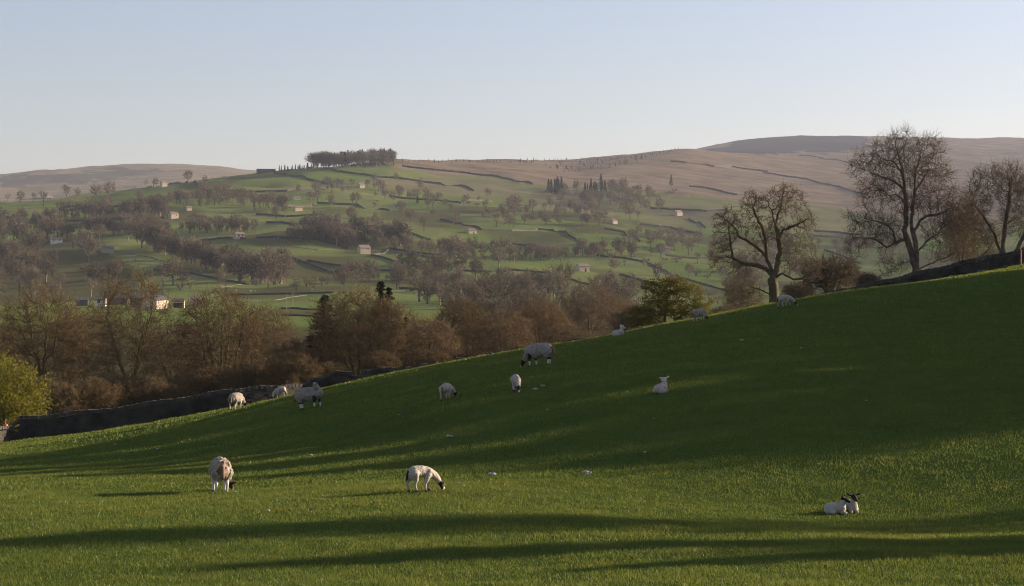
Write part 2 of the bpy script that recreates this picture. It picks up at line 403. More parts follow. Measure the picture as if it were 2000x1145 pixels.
def twigs(P_, par, r, thr, per, length, width, seed, curl=0.35, spread=.9, up=.25, sub=2, droop=0):
    """thin tapered blades: each twig a kinked pair of slivers"""
    rg = np.random.default_rng(seed)
    k = np.where((r < thr) & (par >= 0))[0]; k = np.repeat(k, per)
    base = P_[k] + (P_[par[k]] - P_[k]) * rg.random(len(k))[:, None]
    d = P_[k] - P_[par[k]]; d /= np.linalg.norm(d, axis=1)[:, None] + 1e-9
    d = d + rg.normal(size=d.shape) * spread; d[:, 2] += up; d /= np.linalg.norm(d, axis=1)[:, None]
    segs = []
    def blades(b, d, L, W):
        s = rg.normal(size=b.shape); s = np.cross(d, s); s /= np.linalg.norm(s, axis=1)[:, None] + 1e-9
        m = b + d * (L * .55)[:, None]; d2 = d + rg.normal(size=d.shape) * curl; d2[:, 2] -= droop; d2 /= np.linalg.norm(d2, axis=1)[:, None]
        e = m + d2 * (L * .45)[:, None]
        v = np.stack([b - s * W, b + s * W, m + s * W * .6, m - s * W * .6, e], axis=1)
        segs.append(v); return m, e, d2
    L = length * (.5 + rg.random(len(k)))
    m, e, d2 = blades(base, d, L, width)
    for q in range(sub):
        dd = d2 + rg.normal(size=d2.shape) * .8; dd[:, 2] += up; dd /= np.linalg.norm(dd, axis=1)[:, None]
        blades(base + (e - base) * (.3 + .6 * rg.random(len(k)))[:, None], dd, L * (.35 + .35 * rg.random(len(k))), width * .75)
    v = np.concatenate(segs).reshape(-1, 3); n = len(v) // 5; o = np.arange(n)[:, None] * 5
    return v, o + np.array([[0, 1, 2, 3]]), o + np.array([[3, 2, 4]])
def leaves(pts, per, spread, size, seed, flat=0.0, aspect=.5, flatten=1.0):
    rg = np.random.default_rng(seed); b = np.repeat(pts, per, axis=0)
    off = rg.normal(size=b.shape) * spread; off[:, 2] *= flatten; b = b + off
    a = rg.normal(size=b.shape); a[:, 2] *= (1 - flat); a /= np.linalg.norm(a, axis=1)[:, None]
    c = np.cross(a, rg.normal(size=b.shape) * (1, 1, 1 - flat) + (0, 0, 1e-3)); c /= np.linalg.norm(c, axis=1)[:, None] + 1e-9
    s = size * (.6 + .8 * rg.random(len(b)))[:, None]
    v = np.stack([b - a * s, b + c * s * aspect, b + a * s, b - c * s * aspect], axis=1).reshape(-1, 3)
    return v, np.arange(len(v)).reshape(-1, 4)

def make_tree(name, stems, blobs, label, cat='tree', n=900, step=.38, kill=.55, infl=2.6, seed=1, rmax=.3, tip=.011, expo=2.25, up=.06, wob=.28,
              per=4, tl=.75, tw=.012, sub=2, tup=.25, mt='twig', mb='bark', leaf=None, fill=.45, thr=.035, droop=0, group=None, limb=.03, flare=.3):
    P_, par = grow(stems, blobs, n, step, kill, infl, seed, up, wob, fill)
    r, _ = radii(P_, par, tip, expo, rmax)
    root = empty(name)
    v, f = tubes(P_, par, r, 6, limb, flare)
    link('trunk', np_mesh('trunk', v, f, [M[mb]], smooth=True), root)
    v, f = tubes(P_, par, np.where(r < limb, r, 0), 3, 1e-4)
    tv, tq, tt = twigs(P_, par, r, thr, per, tl, tw, seed + 5, up=tup, sub=sub, droop=droop)
    fs = [f, tq + len(v), tt + len(v)]; allv = [v, tv]; fm = None; mats = [M[mt]]
    if leaf:
        mm, lper, lsp, lsz, lflat, lthr, lz = leaf
        lv, lf = leaves(P_[(r < lthr) & (par >= 0)], lper, lsp, lsz, seed + 9, lflat, .5, lz)
        fs.append(lf + len(v) + len(tv)); allv.append(lv); mats.append(M[mm])
        fm = np.r_[np.zeros(len(f) + len(tq) + len(tt)), np.ones(len(lf))]
    link('crown', np_mesh('crown', np.vstack(allv), fs, mats, fm), root)
    tag(root, label, cat, group); root['n'] = len(P_); return root
def copy_tree(o, loc, rz, sc, label, group=None):
    c = o.copy(); COL.objects.link(c); c.location = loc; c.rotation_euler = (0, 0, rz); c.scale = sc
    for ch in o.children:
        k = ch.copy(); COL.objects.link(k); k.parent = c
    c['label'] = label
    if group: c['group'] = group
    return c
def at(px, d, dz=0.0):
    x = (px - CX) / F * d; return (x, d, gz(x, d) + dz)

# --- the two veteran trees and the multi-stemmed one on the ridge: limbs laid as they grow
S1 = 165 / F     # metres per photo pixel at the gnarled tree
def g1(*pp, y=0.0, base=(1513, 606)):
    q = []; n = len(pp)
    for k, (a, b) in enumerate(pp): q.append(((a - base[0]) * S1, y * k / max(1, n - 1), (base[1] - b) * S1))
    return q
gn = make_tree('gnarled_tree', [
    (-1, g1((1513,610),(1512,575),(1511,545),(1510,525))),
    (0, g1((1510,525),(1494,510),(1478,505),(1445,500),(1428,490),(1424,455),(1420,430), y=-1.0)),
    (0, g1((1510,530),(1502,500),(1490,478),(1470,462),(1445,448),(1436,430),(1415,410), y=1.0)),
    (0, g1((1510,525),(1498,490),(1496,455),(1490,430),(1478,408),(1472,390),(1480,372), y=.8)),
    (0, g1((1512,530),(1518,505),(1524,480),(1520,455),(1514,430),(1508,405),(1500,390), y=-.6)),
    (0, g1((1520,455),(1528,435),(1548,428),(1565,420),(1580,408), y=-1.2)),
    (0, g1((1514,430),(1520,405),(1528,385),(1532,365),(1535,352), y=1.2)),
    (0, g1((1512,532),(1528,520),(1548,532),(1565,530),(1585,518),(1600,505), y=-.7)),
    (0, g1((1511,570),(1490,555),(1470,548),(1460,560),(1455,575), y=-1.5)),
  ], [((1425-1513)*S1,0,(606-420)*S1,1.6,1.6,1.5),((1410-1513)*S1,0,(606-470)*S1,1.2,1.5,1.5),((1475-1513)*S1,.5,(606-385)*S1,1.4,1.6,1.3),
      ((1535-1513)*S1,0,(606-375)*S1,1.8,1.7,1.5),((1575-1513)*S1,0,(606-420)*S1,1.0,1.3,.9),((1500-1513)*S1,0,(606-440)*S1,2.3,1.8,1.6),((1560-1513)*S1,0,(606-480)*S1,1.7,1.6,1.6),((1590-1513)*S1,0,(606-510)*S1,1.0,1.2,.9),
      ((1440-1513)*S1,-.5,(606-540)*S1,1.3,1.3,1.6),((1450-1513)*S1,.2,(606-500)*S1,1.4,1.4,1.0),((1400-1513)*S1,.2,(606-500)*S1,.7,1,.8)],
  'dark gnarled bare tree with twisted limbs, standing behind the lamb on the field crest', n=2600, step=.26, kill=.32, infl=2.2, seed=11, rmax=.42, tip=.012,
  per=4, tl=.45, tw=.014, mt='twig_pale', wob=.34, up=-.02, tup=.1, limb=.022, flare=.6)
gn.location = at(1513, 165); gn.location.z -= .2
S2 = 185 / F
def g2(*pp, y=0.0, base=(1792, 535)):
    q = []; n = len(pp)
    for k, (a, b) in enumerate(pp): q.append(((a - base[0]) * S2, y * k / max(1, n - 1), (base[1] - b) * S2))
    return q
b2 = lambda px, py, rx, rz, y=0, wt=1: ((px - 1792) * S2, y, (535 - py) * S2, rx * S2, min(rx, rz) * S2 * 1.1, rz * S2, wt)
ash = make_tree('tall_tree', [
    (-1, g2((1792,545),(1791,520),(1786,500),(1781,480),(1775,460),(1768,440),(1772,415),(1771,385),(1769,355),(1765,325),(1758,300),(1752,275), y=.5)),
    (0, g2((1791,512),(1790,480),(1786,455),(1779,425),(1781,395),(1785,365),(1800,345),(1812,325), y=-.6)),
    (0, g2((1779,440),(1795,420),(1805,412),(1830,408),(1855,395), y=-1.2)),
    (0, g2((1770,452),(1752,462),(1735,470),(1715,455),(1690,450),(1670,455), y=1.2)),
    (0, g2((1752,462),(1745,440),(1725,425),(1700,420),(1675,425), y=-1.4)),
    (0, g2((1769,365),(1745,345),(1720,335),(1700,325),(1680,320), y=1.3)),
    (0, g2((1766,330),(1745,310),(1720,305),(1705,290), y=-1)),
    (0, g2((1771,385),(1750,372),(1730,372),(1710,350), y=-1.6)),
    (0, g2((1785,365),(1790,330),(1800,300),(1805,275), y=1)),
    (0, g2((1790,515),(1815,500),(1840,490),(1860,480), y=-1)),
    (0, g2((1788,510),(1775,498),(1760,500),(1745,515), y=-1.3)),
    (0, g2((1788,480),(1815,455),(1835,445),(1850,430), y=1.6)),
  ], [b2(1750,290,48,38),b2(1808,290,38,36),b2(1700,320,44,32),b2(1765,330,60,40),b2(1820,340,45,40),b2(1720,370,48,38),b2(1690,420,40,26),b2(1680,455,34,22),b2(1730,440,40,40),
      b2(1850,390,50,36),b2(1840,440,45,36),b2(1790,385,50,40),b2(1740,505,30,24,0,.6),b2(1850,480,42,26),b2(1668,480,20,22,0,.6),b2(1880,420,36,30)],
  'tallest bare tree of the right, two leaders rising over the skyline behind the dark wall', n=4200, step=.30, kill=.36, infl=2.5, seed=23, rmax=.38, tip=.010,
  per=4, tl=.8, tw=.012, mt='twig_pale', mb='bark_grey', wob=.24, up=.03, tup=.3, limb=.026, droop=-.1)
ash.scale = (1.03, 1.03, 1.05); ash.location = at(1792, 185); ash.location.z -= .3
S3 = 190 / F
def g3(*pp, y=0.0, base=(1965, 515)):
    return [((a - base[0]) * S3, y * k / max(1, len(pp) - 1), (base[1] - b) * S3) for k, (a, b) in enumerate(pp)]
b3 = lambda px, py, rx, rz, y=0: ((px - 1965) * S3, y, (515 - py) * S3, rx * S3, min(rx, rz) * S3 * 1.1, rz * S3)
ms = make_tree('multi_stemmed_tree', [
    (-1, g3((1965,520),(1963,490),(1960,460),(1965,420),(1972,380),(1975,350), y=.4)),
    (-1, g3((1972,520),(1980,480),(1995,450),(2010,410),(2030,380), y=-.6)),
    (-1, g3((1958,520),(1956,480),(1945,440),(1925,405),(1905,380), y=.9)),
    (-1, g3((1948,522),(1938,495),(1930,470),(1925,450), y=-.8)),
    (0, g3((1963,490),(1985,470),(2010,470),(2040,455), y=1)),
  ], [b3(1970,340,45,45),b3(1915,370,42,38),b3(1930,330,35,30),b3(2025,360,50,50),b3(1900,410,30,26),b3(1990,410,50,40),b3(2050,430,40,45),b3(1925,440,30,24)],
  'bare tree with several stems leaning apart at the right edge above the dark wall', n=3000, step=.32, kill=.40, infl=2.5, seed=31, rmax=.24, tip=.010,
  per=5, tl=.75, tw=.012, mt='twig_pale', mb='bark_grey', wob=.2, up=.08, limb=.026)
ms.location = at(1965, 190); ms.location.z -= .3

# --- prototypes for the bare broadleaf trees behind the wall (unit: metres, about 12 m tall)
def fan_tree(name, seed, H, W, nst, label, base_blobs=6, trunk=.0, mt='twig', n=1800, rmax=.24, per=4, low=.12):
    rg = random.Random(seed); stems = []
    if trunk: stems.append((-1, [(0, 0, 0), (0, 0, trunk * H)]))
    for k in range(nst):
        a = k * 2 * math.pi / nst + rg.uniform(-.4, .4); s = rg.uniform(.35, 1.0) * W * .34
        z0 = trunk * H; r0 = .12 + .25 * rg.random() if not trunk else .0
        p0 = (math.cos(a) * r0, math.sin(a) * r0, z0)
        pts = [p0, (math.cos(a) * s * .25, math.sin(a) * s * .25, z0 + H * .18), (math.cos(a) * s * .62, math.sin(a) * s * .62, H * (.42 + trunk * .3)), (math.cos(a) * s, math.sin(a) * s, H * rg.uniform(.6, .78))]
        stems.append(((-1 if not trunk else 0), pts))
    bl = [(0, 0, H * .58, W * .46, W * .46, H * .40, 2.0)]
    for k in range(base_blobs):
        a = rg.uniform(0, 6.28); q = rg.uniform(.2, .38) * W
        bl.append((math.cos(a) * q, math.sin(a) * q, H * rg.uniform(low + .18, .75), W * rg.uniform(.13, .2), W * rg.uniform(.13, .2), H * rg.uniform(.1, .2), 1.3))
    q = min(1, max(.42, H / 10))
    return make_tree(name, stems, bl, label, n=n, step=.42 * q, kill=.6 * q, infl=3.2, seed=seed, rmax=rmax, per=per + 1, tl=.9 * q, tw=.018, mt=mt, fill=.38, up=.08, wob=.22, tup=.35, limb=.03 if q > .6 else .02)
T2 = fan_tree('bare_tree', 101, 12.4, 9.6, 4, 'broad brown bare tree filling the left, rising just right of the yellow green willow', trunk=.3, n=2000, rmax=.26)
T3 = fan_tree('bare_tree', 102, 13.2, 8.2, 3, 'tall twin-stemmed bare tree standing in front of the farm buildings', trunk=.12, n=1700, rmax=.30, per=3)
T4 = fan_tree('bare_tree', 103, 11.0, 10.2, 9, 'many-stemmed fan-shaped bare tree behind the leftmost grazing ewe', n=2100, rmax=.16)
T5 = fan_tree('bare_tree', 104, 8.8, 9.4, 8, 'dense rounded olive brown tree with a dark conifer on each side', n=2300, rmax=.15, per=5)
T6 = fan_tree('bare_tree', 105, 7.0, 7.4, 7, 'low rounded brown tree behind the tumbled wall, next right of the dense one', n=1400, rmax=.12, per=4, mt='twig_red')
T7 = fan_tree('bare_tree', 106, 9.0, 8.2, 3, 'pale-limbed spreading tree in the hollow left of the olive thorn tree', trunk=.22, n=1300, rmax=.26, per=3, mt='twig_pale')
def put(o, px, d, sink=.2, rz=0.0, sc=1.0):
    o.location = at(px, d, -sink); o.rotation_euler = (0, 0, rz); o.scale = (sc * 1.06, sc * 1.06, sc * 1.13) if not isinstance(sc, tuple) else (sc[0] * 1.05, sc[1] * 1.05, sc[2] * 1.13)
put(T2, 82, 185, rz=.4); put(T3, 256, 182, rz=1.2); put(T4, 432, 186, rz=.2); put(T5, 702, 172, rz=.9, sc=(1, 1, .96)); put(T6, 832, 180, rz=.1, sc=.92); put(T7, 1150, 235, rz=2.2, sc=(.95,.95,1.05))
NT_ = [  # proto, px, d, rz, (sx,sy,sz), label
 (T6, 588, 175, 2.0, (.95, .95, .80), 'low brown bare tree between the fan-shaped tree and the dense rounded tree'),
 (T5, 905, 205, 3.1, (.86, .86, .95), 'brown round-headed tree over the middle of the wall, between two lower trees'),
 (T6, 985, 196, 4.0, (.95, .95, .98), 'bare forked tree behind the wall, just left of the ewe on the crest'),
 (T5, 1055, 225, 5.2, (.85, .85, .88), 'brown twiggy tree directly above the grazing ewe on the crest'),
 (T4, -45, 200, 1.1, (1, 1, 1.08), 'bare tree cut by the left edge of the picture, above the willow'),
 (T2, 165, 225, 2.1, (.95, .95, .92), 'bare tree between the broad left tree and the twin-stemmed tree, further back'),
 (T4, 345, 228, 2.9, (.9, .9, .82), 'bare tree filling the gap between the twin-stemmed and fan-shaped trees'),
 (T2, 520, 235, .6, (.88, .88, .84), 'bare tree right of the fan-shaped tree, its crown below the far fields'),
 (T6, 1245, 175, 1.2, (.7, .7, .55), 'small brown bush at the foot of the olive thorn tree, on its left'),
 (T4, 770, 222, 1.9, (.75, .75, .82), 'bare tree just behind the right-hand conifer'),
 (T6, 1110, 190, 2.6, (.75, .75, .62), 'low bush beside the pale-limbed tree in the hollow'),
 (T6, 640, 200, .3, (1.0, 1.0, 1.0), 'brown bush hiding the foot of the left conifer'),
 (T4, 1205, 250, .9, (.62, .62, .72), 'thin bare tree behind the left flank of the olive thorn tree'),
 (T3, 1878, 200, .9, (.55, .55, .62), 'slim bare tree between the tallest tree and the multi-stemmed one'),
 (T7, 1905, 214, 3.3, (.75, .75, .80), 'pale slender tree behind the wall, left of the multi-stemmed tree'),
 (T2, 1450, 255, 1.4, (.62, .62, .62), 'grey-brown tree seen under the left limbs of the gnarled tree'),
 (T6, 700, 238, 3.9, (1.1, 1.1, 1.1), 'bare tree hidden behind the dense rounded tree'),
]
for o, px, d, rz, sc, lab in NT_: copy_tree(o, at(px, d, -.2), rz, (sc[0] * 1.04, sc[1] * 1.04, sc[2] * 1.1), lab)
# undergrowth filling the lower wood behind the wall
BR = fan_tree('bush', 120, 4.2, 5.6, 9, 'brown leafless bush among the tree stems behind the wall', n=900, rmax=.06, per=5, low=.05, mt='twig')
tag(BR, None, 'bush', 'leafless bushes behind the wall'); rg = random.Random(4)
slots = [(120, 150), (40, 158), (185, 152), (240, 160), (310, 155), (365, 162), (425, 158), (480, 152), (530, 156), (575, 150), (640, 156), (300, 200), (480, 200),
         (610, 190), (850, 165), (900, 172), (945, 178), (1010, 172), (1060, 182), (20, 205), (230, 210), (745, 158), (1175, 190), (1000, 215), (1090, 215), (1130, 230)]
NBM = [(10,'the yellow-green willow'),(82,'the broad leftmost tree'),(165,'the gap left of the twin-stemmed tree'),(256,'the twin-stemmed tree'),(345,'the gap left of the fan-shaped tree'),(432,'the fan-shaped tree'),(520,'the grazing lamb by the wall'),(588,'the standing ewe'),(640,'the left conifer'),(702,'the dense rounded tree'),(760,'the right conifer'),(832,'the low rounded tree'),(905,'the round-headed tree'),(985,'the forked tree'),(1055,'the crest ewe'),(1130,'the pale-limbed tree'),(1175,'the lamb lying on the crest')]
for k, (px, d) in enumerate(slots):
    nm = min(NBM, key=lambda t: abs(t[0] - px)); lab_ = ('brown leafless bush ' + ('at the foot of ' if abs(nm[0] - px) < 14 else ('just right of ' if px > nm[0] else 'just left of ')) + nm[1] + (' by the wall' if d < 180 else ', deeper in'))
    s = rg.uniform(.7, 1.05) * (1 if px < 700 else .8)
    if k == 0: put(BR, px, d, .1, rg.uniform(0, 6), s); BR['label'] = lab_
    else: copy_tree(BR, at(px, d, -.1), rg.uniform(0, 6.3), (s, s, s * rg.uniform(.8, 1.1)), lab_)
TK = fan_tree('thicket', 121, 3.4, 5.0, 12, 'low leafless thicket right of the gnarled tree', n=1300, rmax=.05, per=3, low=.05, mt='twig_pale')
TK['category'] = 'thicket'; put(TK, 1622, 178, .1, .5, (1.2, 1.2, 1.1))
copy_tree(TK, at(1690, 184, -.1), 2.2, (.7, .7, .55), 'low reddish thicket left of the tallest tree, beside the gate of light fields')
copy_tree(TK, at(1560, 196, -.1), 1.2, (.8, .8, .9), 'reddish thicket showing just right of the gnarled trunk')
copy_tree(TK, at(1420, 200, -.1), 4.2, (.8, .8, .8), 'purple-brown thicket left of the gnarled trunk')

# willow, olive thorn
wl = make_tree('willow', [(-1, [(0, 0, 0), (0, 0, 1.0)]), (0, [(0, 0, 1), (-1, .3, 3)]), (0, [(0, 0, 1), (1, -.2, 3)]), (0, [(0, 0, 1), (.1, .8, 3.2)])],
  [(0, 0, 2.9, 2.9, 2.6, 2.2, 2), (-1.2, 0, 4.0, 1.6, 1.6, 1.2), (1.3, .2, 2.4, 1.6, 1.5, 1.7), (-.4, 0, 4.4, 1.2, 1.2, .9)],
  'yellow-green willow bush in fresh leaf at the left edge', n=1300, step=.28, kill=.38, infl=2, seed=55, rmax=.09, per=2, tl=.4, tw=.008, sub=1,
  leaf=('leaf_willow', 20, .20, .075, 0, .03, 1.0), limb=.02)
wl.location = at(6, 134, -.2); wl.scale = (1.12, 1.12, 1.17)
S4 = 148 / F
b4 = lambda px, py, rx, rz, y=0: ((px - 1305) * S4, y, (648 - py) * S4, rx * S4, rx * S4 * .9, rz * S4)
th = make_tree('thorn_tree', [(-1, [(0, 0, 0), (0, 0, .7), (-.4, 0, 1.3)]), (0, [(0, 0, .7), (-1, .2, 1.3), (-2, .2, 1.7)]), (0, [(0, 0, .7), (.8, -.2, 1.4), (1.7, -.2, 1.9)]), (0, [(-.2, 0, 1.1), (-.1, .3, 2.4), (.2, .3, 3.6)]), (0, [(0, 0, .6), (-1.4, -.3, .8), (-2.2, -.3, .7)])],
  [b4(1305,560,34,22),b4(1275,550,28,14),b4(1345,560,30,20),b4(1255,595,26,12),b4(1360,598,26,14),b4(1310,595,45,22),b4(1262,620,32,12),b4(1340,620,30,10),b4(1300,540,28,9),b4(1372,585,24,16),b4(1240,610,22,14),b4(1330,545,26,16),b4(1285,580,35,20),b4(1375,615,20,12),b4(1250,632,26,8)],
  'olive-green spreading thorn tree with layered foliage on the field crest', n=1700, step=.22, kill=.27, infl=1.6, seed=66, rmax=.17, per=2, tl=.3, tw=.008, sub=1,
  leaf=('leaf_thorn', 20, .19, .062, .5, .03, .4), limb=.02, wob=.3, tip=.009)
th.location = at(1305, 148, -.15)

# conifers
def conifer(name, H, W, seed, label, mat='needle', shape=.75, base=.06):
    rg = np.random.default_rng(seed); root = empty(name)
    P_ = np.array([(0, 0, z) for z in np.linspace(0, H, 12)]); par = np.arange(-1, 11)
    v, f = tubes(P_, par, np.linspace(.16, .01, 12), 6); link('trunk', np_mesh('trunk', v, f, [M['bark']], smooth=True), root)
    V = []; 
    for k in range(int(H * 16)):
        z = H * (base + (1 - base) * (k / (H * 16)) ** .9); a = rg.uniform(0, 6.28); L = W * .5 * (1 - z / H) ** shape * (1 if base < .3 else min(1, .5 + 3 * (z / H - base))) * rg.uniform(.55, 1.15) + .12
        n = int(10 + L * 26); t = rg.random(n) ** .8; 
        c = np.c_[np.cos(a) * L * t, np.sin(a) * L * t, z - L * t * .35 + L * .28 * t ** 2 + 0 * t]; c += rg.normal(size=c.shape) * (.05 + .09 * L * (1 - t))[:, None] * (1, 1, .6); V.append(c)
    c = np.vstack(V); lv, lf = leaves(c, 3, .05, .10, seed, .3, .35, .7)
    link('crown', np_mesh('crown', lv, lf, [M[mat]]), root); return tag(root, label, 'conifer')
c1 = conifer('conifer', 10.3, 5.0, 7, 'dark pointed conifer on the left of the dense rounded tree'); c1.location = at(634, 176, -.2); c1.scale = (1.1, 1.1, .93)
c2 = conifer('conifer', 10.6, 4.6, 8, 'taller dark conifer rising behind the right of the dense rounded tree'); c2.location = at(744, 192, -.2); c2.scale = (1.1, 1.1, 1.09)
copy_tree(c2, at(760, 196, -.2), 2, (.95, .95, 1.04), 'second conifer tip close beside the taller one, slightly lower')
copy_tree(c1, at(605, 200, -.2), 1, (.75, .75, .66), 'small dark conifer low on the left of the pointed one')
copy_tree(c1, at(793, 205, -.2), 3, (.55, .55, .78), 'little dark conifer tip peeping over the low brown tree')

# ------------------------------------------------------------------ far trees (one mesh each, too small to show parts)
def far_tree_mesh(name, seed, H=12, W=10, trunk=.22, n=150, tw=.12, mat='twig_far', nleaf=0, per=5, tl=1.7, ivy=0):
    rg = random.Random(seed)
    st = [(-1, [(0, 0, 0), (0, 0, H * trunk)])]
    for k in range(3):
        a = k * 2.1 + rg.random(); st.append((0, [(0, 0, H * trunk), (math.cos(a) * W * .15, math.sin(a) * W * .15, H * .5)]))
    bl = [(0, 0, H * .6, W * .45, W * .45, H * .36, 2)] + [(rg.uniform(-.3, .3) * W, rg.uniform(-.3, .3) * W, H * rg.uniform(.4, .8), W * .2, W * .2, H * .16) for _ in range(4)]
    P_, par = grow(st, bl, n, 1.0, 1.4, 6, seed, .08, .25, .35)
    r, _ = radii(P_, par, .05, 2.3, .34); v, f = tubes(P_, par, r, 3)
    tv, tq, tt = twigs(P_, par, r, .14, per, tl, tw, seed, up=.35, sub=2)
    fs = [f, tq + len(v), tt + len(v)]; av = [v, tv]; fm = [1] * len(f) + [0] * (len(tq) + len(tt)); mats = [M[mat], M['bark_grey']]
    if ivy:
        lv, lf = leaves(P_[P_[:, 2] < H * .75], ivy, .7, .35, seed); fs.append(lf + len(v) + len(tv)); av.append(lv); mats.append(M['needle_far']); fm += [2] * len(lf)
    return np_mesh(name, np.vstack(av), fs, mats, fm)
FT = [far_tree_mesh('far_tree', 201), far_tree_mesh('far_tree', 202, 12, 8.5, .3), far_tree_mesh('far_tree', 203, 12, 12, .16, 200), far_tree_mesh('far_tree', 204, 12, 7, .3, 110), far_tree_mesh('far_tree', 205, 12, 9, .2, 160, ivy=5)]
FB = [far_tree_mesh('far_bush', 211, 5, 6, .05, 60, .12, tl=1.0), far_tree_mesh('far_bush', 212, 4.5, 7, .05, 60, .12, tl=1.0)]
def far_conifer_mesh(seed, H=14, W=5):
    rg = np.random.default_rng(seed); n = 420; z = H * (.1 + .9 * rg.random(n)); a = rg.uniform(0, 6.28, n); q = W * .5 * (1.05 - z / H) * np.sqrt(rg.random(n))
    lv, lf = leaves(np.c_[np.cos(a) * q, np.sin(a) * q, z], 2, .2, .42, seed, .3, .5); tv, tf = tubes(np.array([(0, 0, 0), (0, 0, H * .5), (0, 0, H)]), np.array([-1, 0, 1]), np.array([.2, .12, .04]), 4)
    return np_mesh('far_conifer', np.vstack([lv, tv]), [lf, tf + len(lv)], [M['needle_far'], M['bark_grey']], [0] * len(lf) + [1] * len(tf))
FC = [far_conifer_mesh(221), far_conifer_mesh(222, 14, 6)]
rg = random.Random(77); under = []; far = []     # (px, py_base, h_px, kind, area)
def line(pts, n, h, jy=4, jx=6, kind='t', area='hill', hv=.25):
    L = [math.hypot(pts[k + 1][0] - pts[k][0], pts[k + 1][1] - pts[k][1]) for k in range(len(pts) - 1)]; T = sum(L)
    if kind == 't' and area in ('hill', 'valley', 'floor'): n = int(n * 1.5)
    for k in range(n):
        s = (k + rg.random()) / n * T; q = 0
        while s > L[q] and q < len(L) - 1: s -= L[q]; q += 1
        t = min(1, s / L[q])
        if kind == 't' and area in ('hill', 'valley', 'floor'):
            for _ in range(1): under.append((pts[q][0] + (pts[q + 1][0] - pts[q][0]) * t + rg.gauss(0, jx), pts[q][1] + (pts[q + 1][1] - pts[q][1]) * t + rg.gauss(0, jy * .6), h * rg.uniform(.25, .5), area))
        far.append((pts[q][0] + (pts[q + 1][0] - pts[q][0]) * t + rg.gauss(0, jx), pts[q][1] + (pts[q + 1][1] - pts[q][1]) * t + rg.gauss(0, jy), h * rg.uniform(1 - hv, 1 + hv), kind, area))
def region(poly, n, h, kind='t', area='hill', hv=.3):
    xs = [p[0] for p in poly]; ys = [p[1] for p in poly]; k = 0
    while k < n:
        x = rg.uniform(min(xs), max(xs)); y = rg.uniform(min(ys), max(ys))
        if in_poly(np.array([x]), np.array([y]), poly)[0]: far.append((x, y, h * rg.uniform(1 - hv, 1 + hv), kind, area)); k += 1
for px, py, h in [(285,365,30),(304,366,18),(367,360,28),(401,366,22),(188,392,46),(214,390,34),(130,394,34),(15,394,36),(85,402,30),(40,396,24),(274,398,26),(152,388,20),(66,396,20),(322,364,14)]:
    far.append((px, py, h, 't', 'skyline'))
line([(300,402),(420,398),(560,408)], 22, 27); line([(120,428),(220,424),(330,424)], 20, 30); line([(0,444),(70,450),(100,440)], 8, 28)
line([(80,470),(200,462),(330,448)], 13, 34); line([(255,452),(500,452)], 17, 28); line([(340,448),(480,452)], 10, 24, area='hill')
region([(-10,475),(140,478),(240,500),(270,545),(180,585),(-10,590)], 46, 42, area='valley'); region([(-10,440),(120,450),(200,480),(-10,500)], 14, 34)
line([(260,472),(330,500),(420,528),(505,545)], 20, 42, area='valley'); line([(300,478),(360,512),(470,536)], 12, 34, area='valley'); line([(480,548),(560,556)], 8, 56, area='valley')
far += [(318,556,44,'t','valley'),(338,558,50,'t','valley'),(356,562,40,'t','valley'),(372,566,22,'b','valley'),(352,568,18,'b','valley')]
line([(560,470),(640,466),(720,470),(800,478)], 22, 36); line([(640,476),(700,482)], 3, 30); far.append((658,482,46,'t','hill'))
region([(480,400),(560,380),(760,350),(1000,392),(1000,470),(860,470),(720,440),(560,450)], 52, 21, hv=.4); region([(480,400),(760,350),(1000,392),(1000,470),(720,440)], 26, 9, 'b', hv=.4)
line([(640,372),(700,372),(790,385),(870,398)], 12, 22); far += [(608,405,34,'t','hill'),(598,410,26,'t','hill'),(545,412,26,'t','hill')]
line([(400,380),(500,398)], 8, 22); line([(540,556),(700,558)], 14, 20, kind='b', area='valley'); line([(660,556),(800,545),(900,540)], 13, 36, area='valley')
line([(730,478),(830,500),(900,512)], 10, 30); line([(870,500),(1000,512)], 9, 36); far += [(975,526,44,'t','valley'),(900,540,44,'t','valley'),(930,548,42,'t','valley'),(838,572,46,'t','valley'),(775,564,34,'t','valley'),(1035,505,34,'t','valley'),(1200,534,30,'t','valley'),(1115,545,26,'t','valley'),(1345,540,26,'t','valley'),(1390,500,28,'t','hill')]
line([(1000,508),(1180,498)], 17, 26); line([(1130,495),(1240,500)], 9, 28); line([(1230,468),(1330,470)], 9, 20); region([(1230,470),(1420,470),(1420,525),(1270,505)], 14, 26)
region([(1070,400),(1250,392),(1310,410),(1260,430),(1180,442),(1000,446),(930,425),(1000,400)], 62, 24); region([(1100,372),(1250,370),(1290,385),(1260,400),(1090,400)], 40, 20)
line([(1072,378),(1170,384)], 24, 26, 2, 2, 'c'); region([(1072,370),(1180,372),(1190,386),(1072,384)], 18, 22, 'c'); far.append((1311,364,22,'c','hill')); line([(1240,392),(1320,380)], 9, 10, kind='b')
line([(560,556),(470,552)], 7, 18, kind='b', area='valley'); line([(820,590),(960,600),(1100,585),(1240,600)], 24, 52, area='floor'); line([(880,640),(1000,642),(1110,648),(1230,640)], 20, 62, 8, area='floor')
line([(820,566),(960,566),(1060,560)], 8, 34, area='floor'); region([(1400,520),(1560,500),(1600,560),(1420,590)], 22, 36, area='floor'); region([(1620,470),(1720,480),(1860,500),(1860,540),(1640,520)], 16, 30, area='floor')
line([(1150,505),(1300,520),(1420,560)], 11, 16, kind='b', area='valley'); line([(1270,540),(1420,600)], 8, 24, kind='b', area='floor'); line([(1500,470),(1700,480)], 10, 16, area='hill')
far += [(640,556,10,'b','valley'),(1042,552,15,'b','valley'),(712,468,20,'c','hill'),(705,470,16,'c','hill'),(815,398,16,'c','hill'),(430,560,30,'t','valley'),(1210,440,12,'b','hill')]
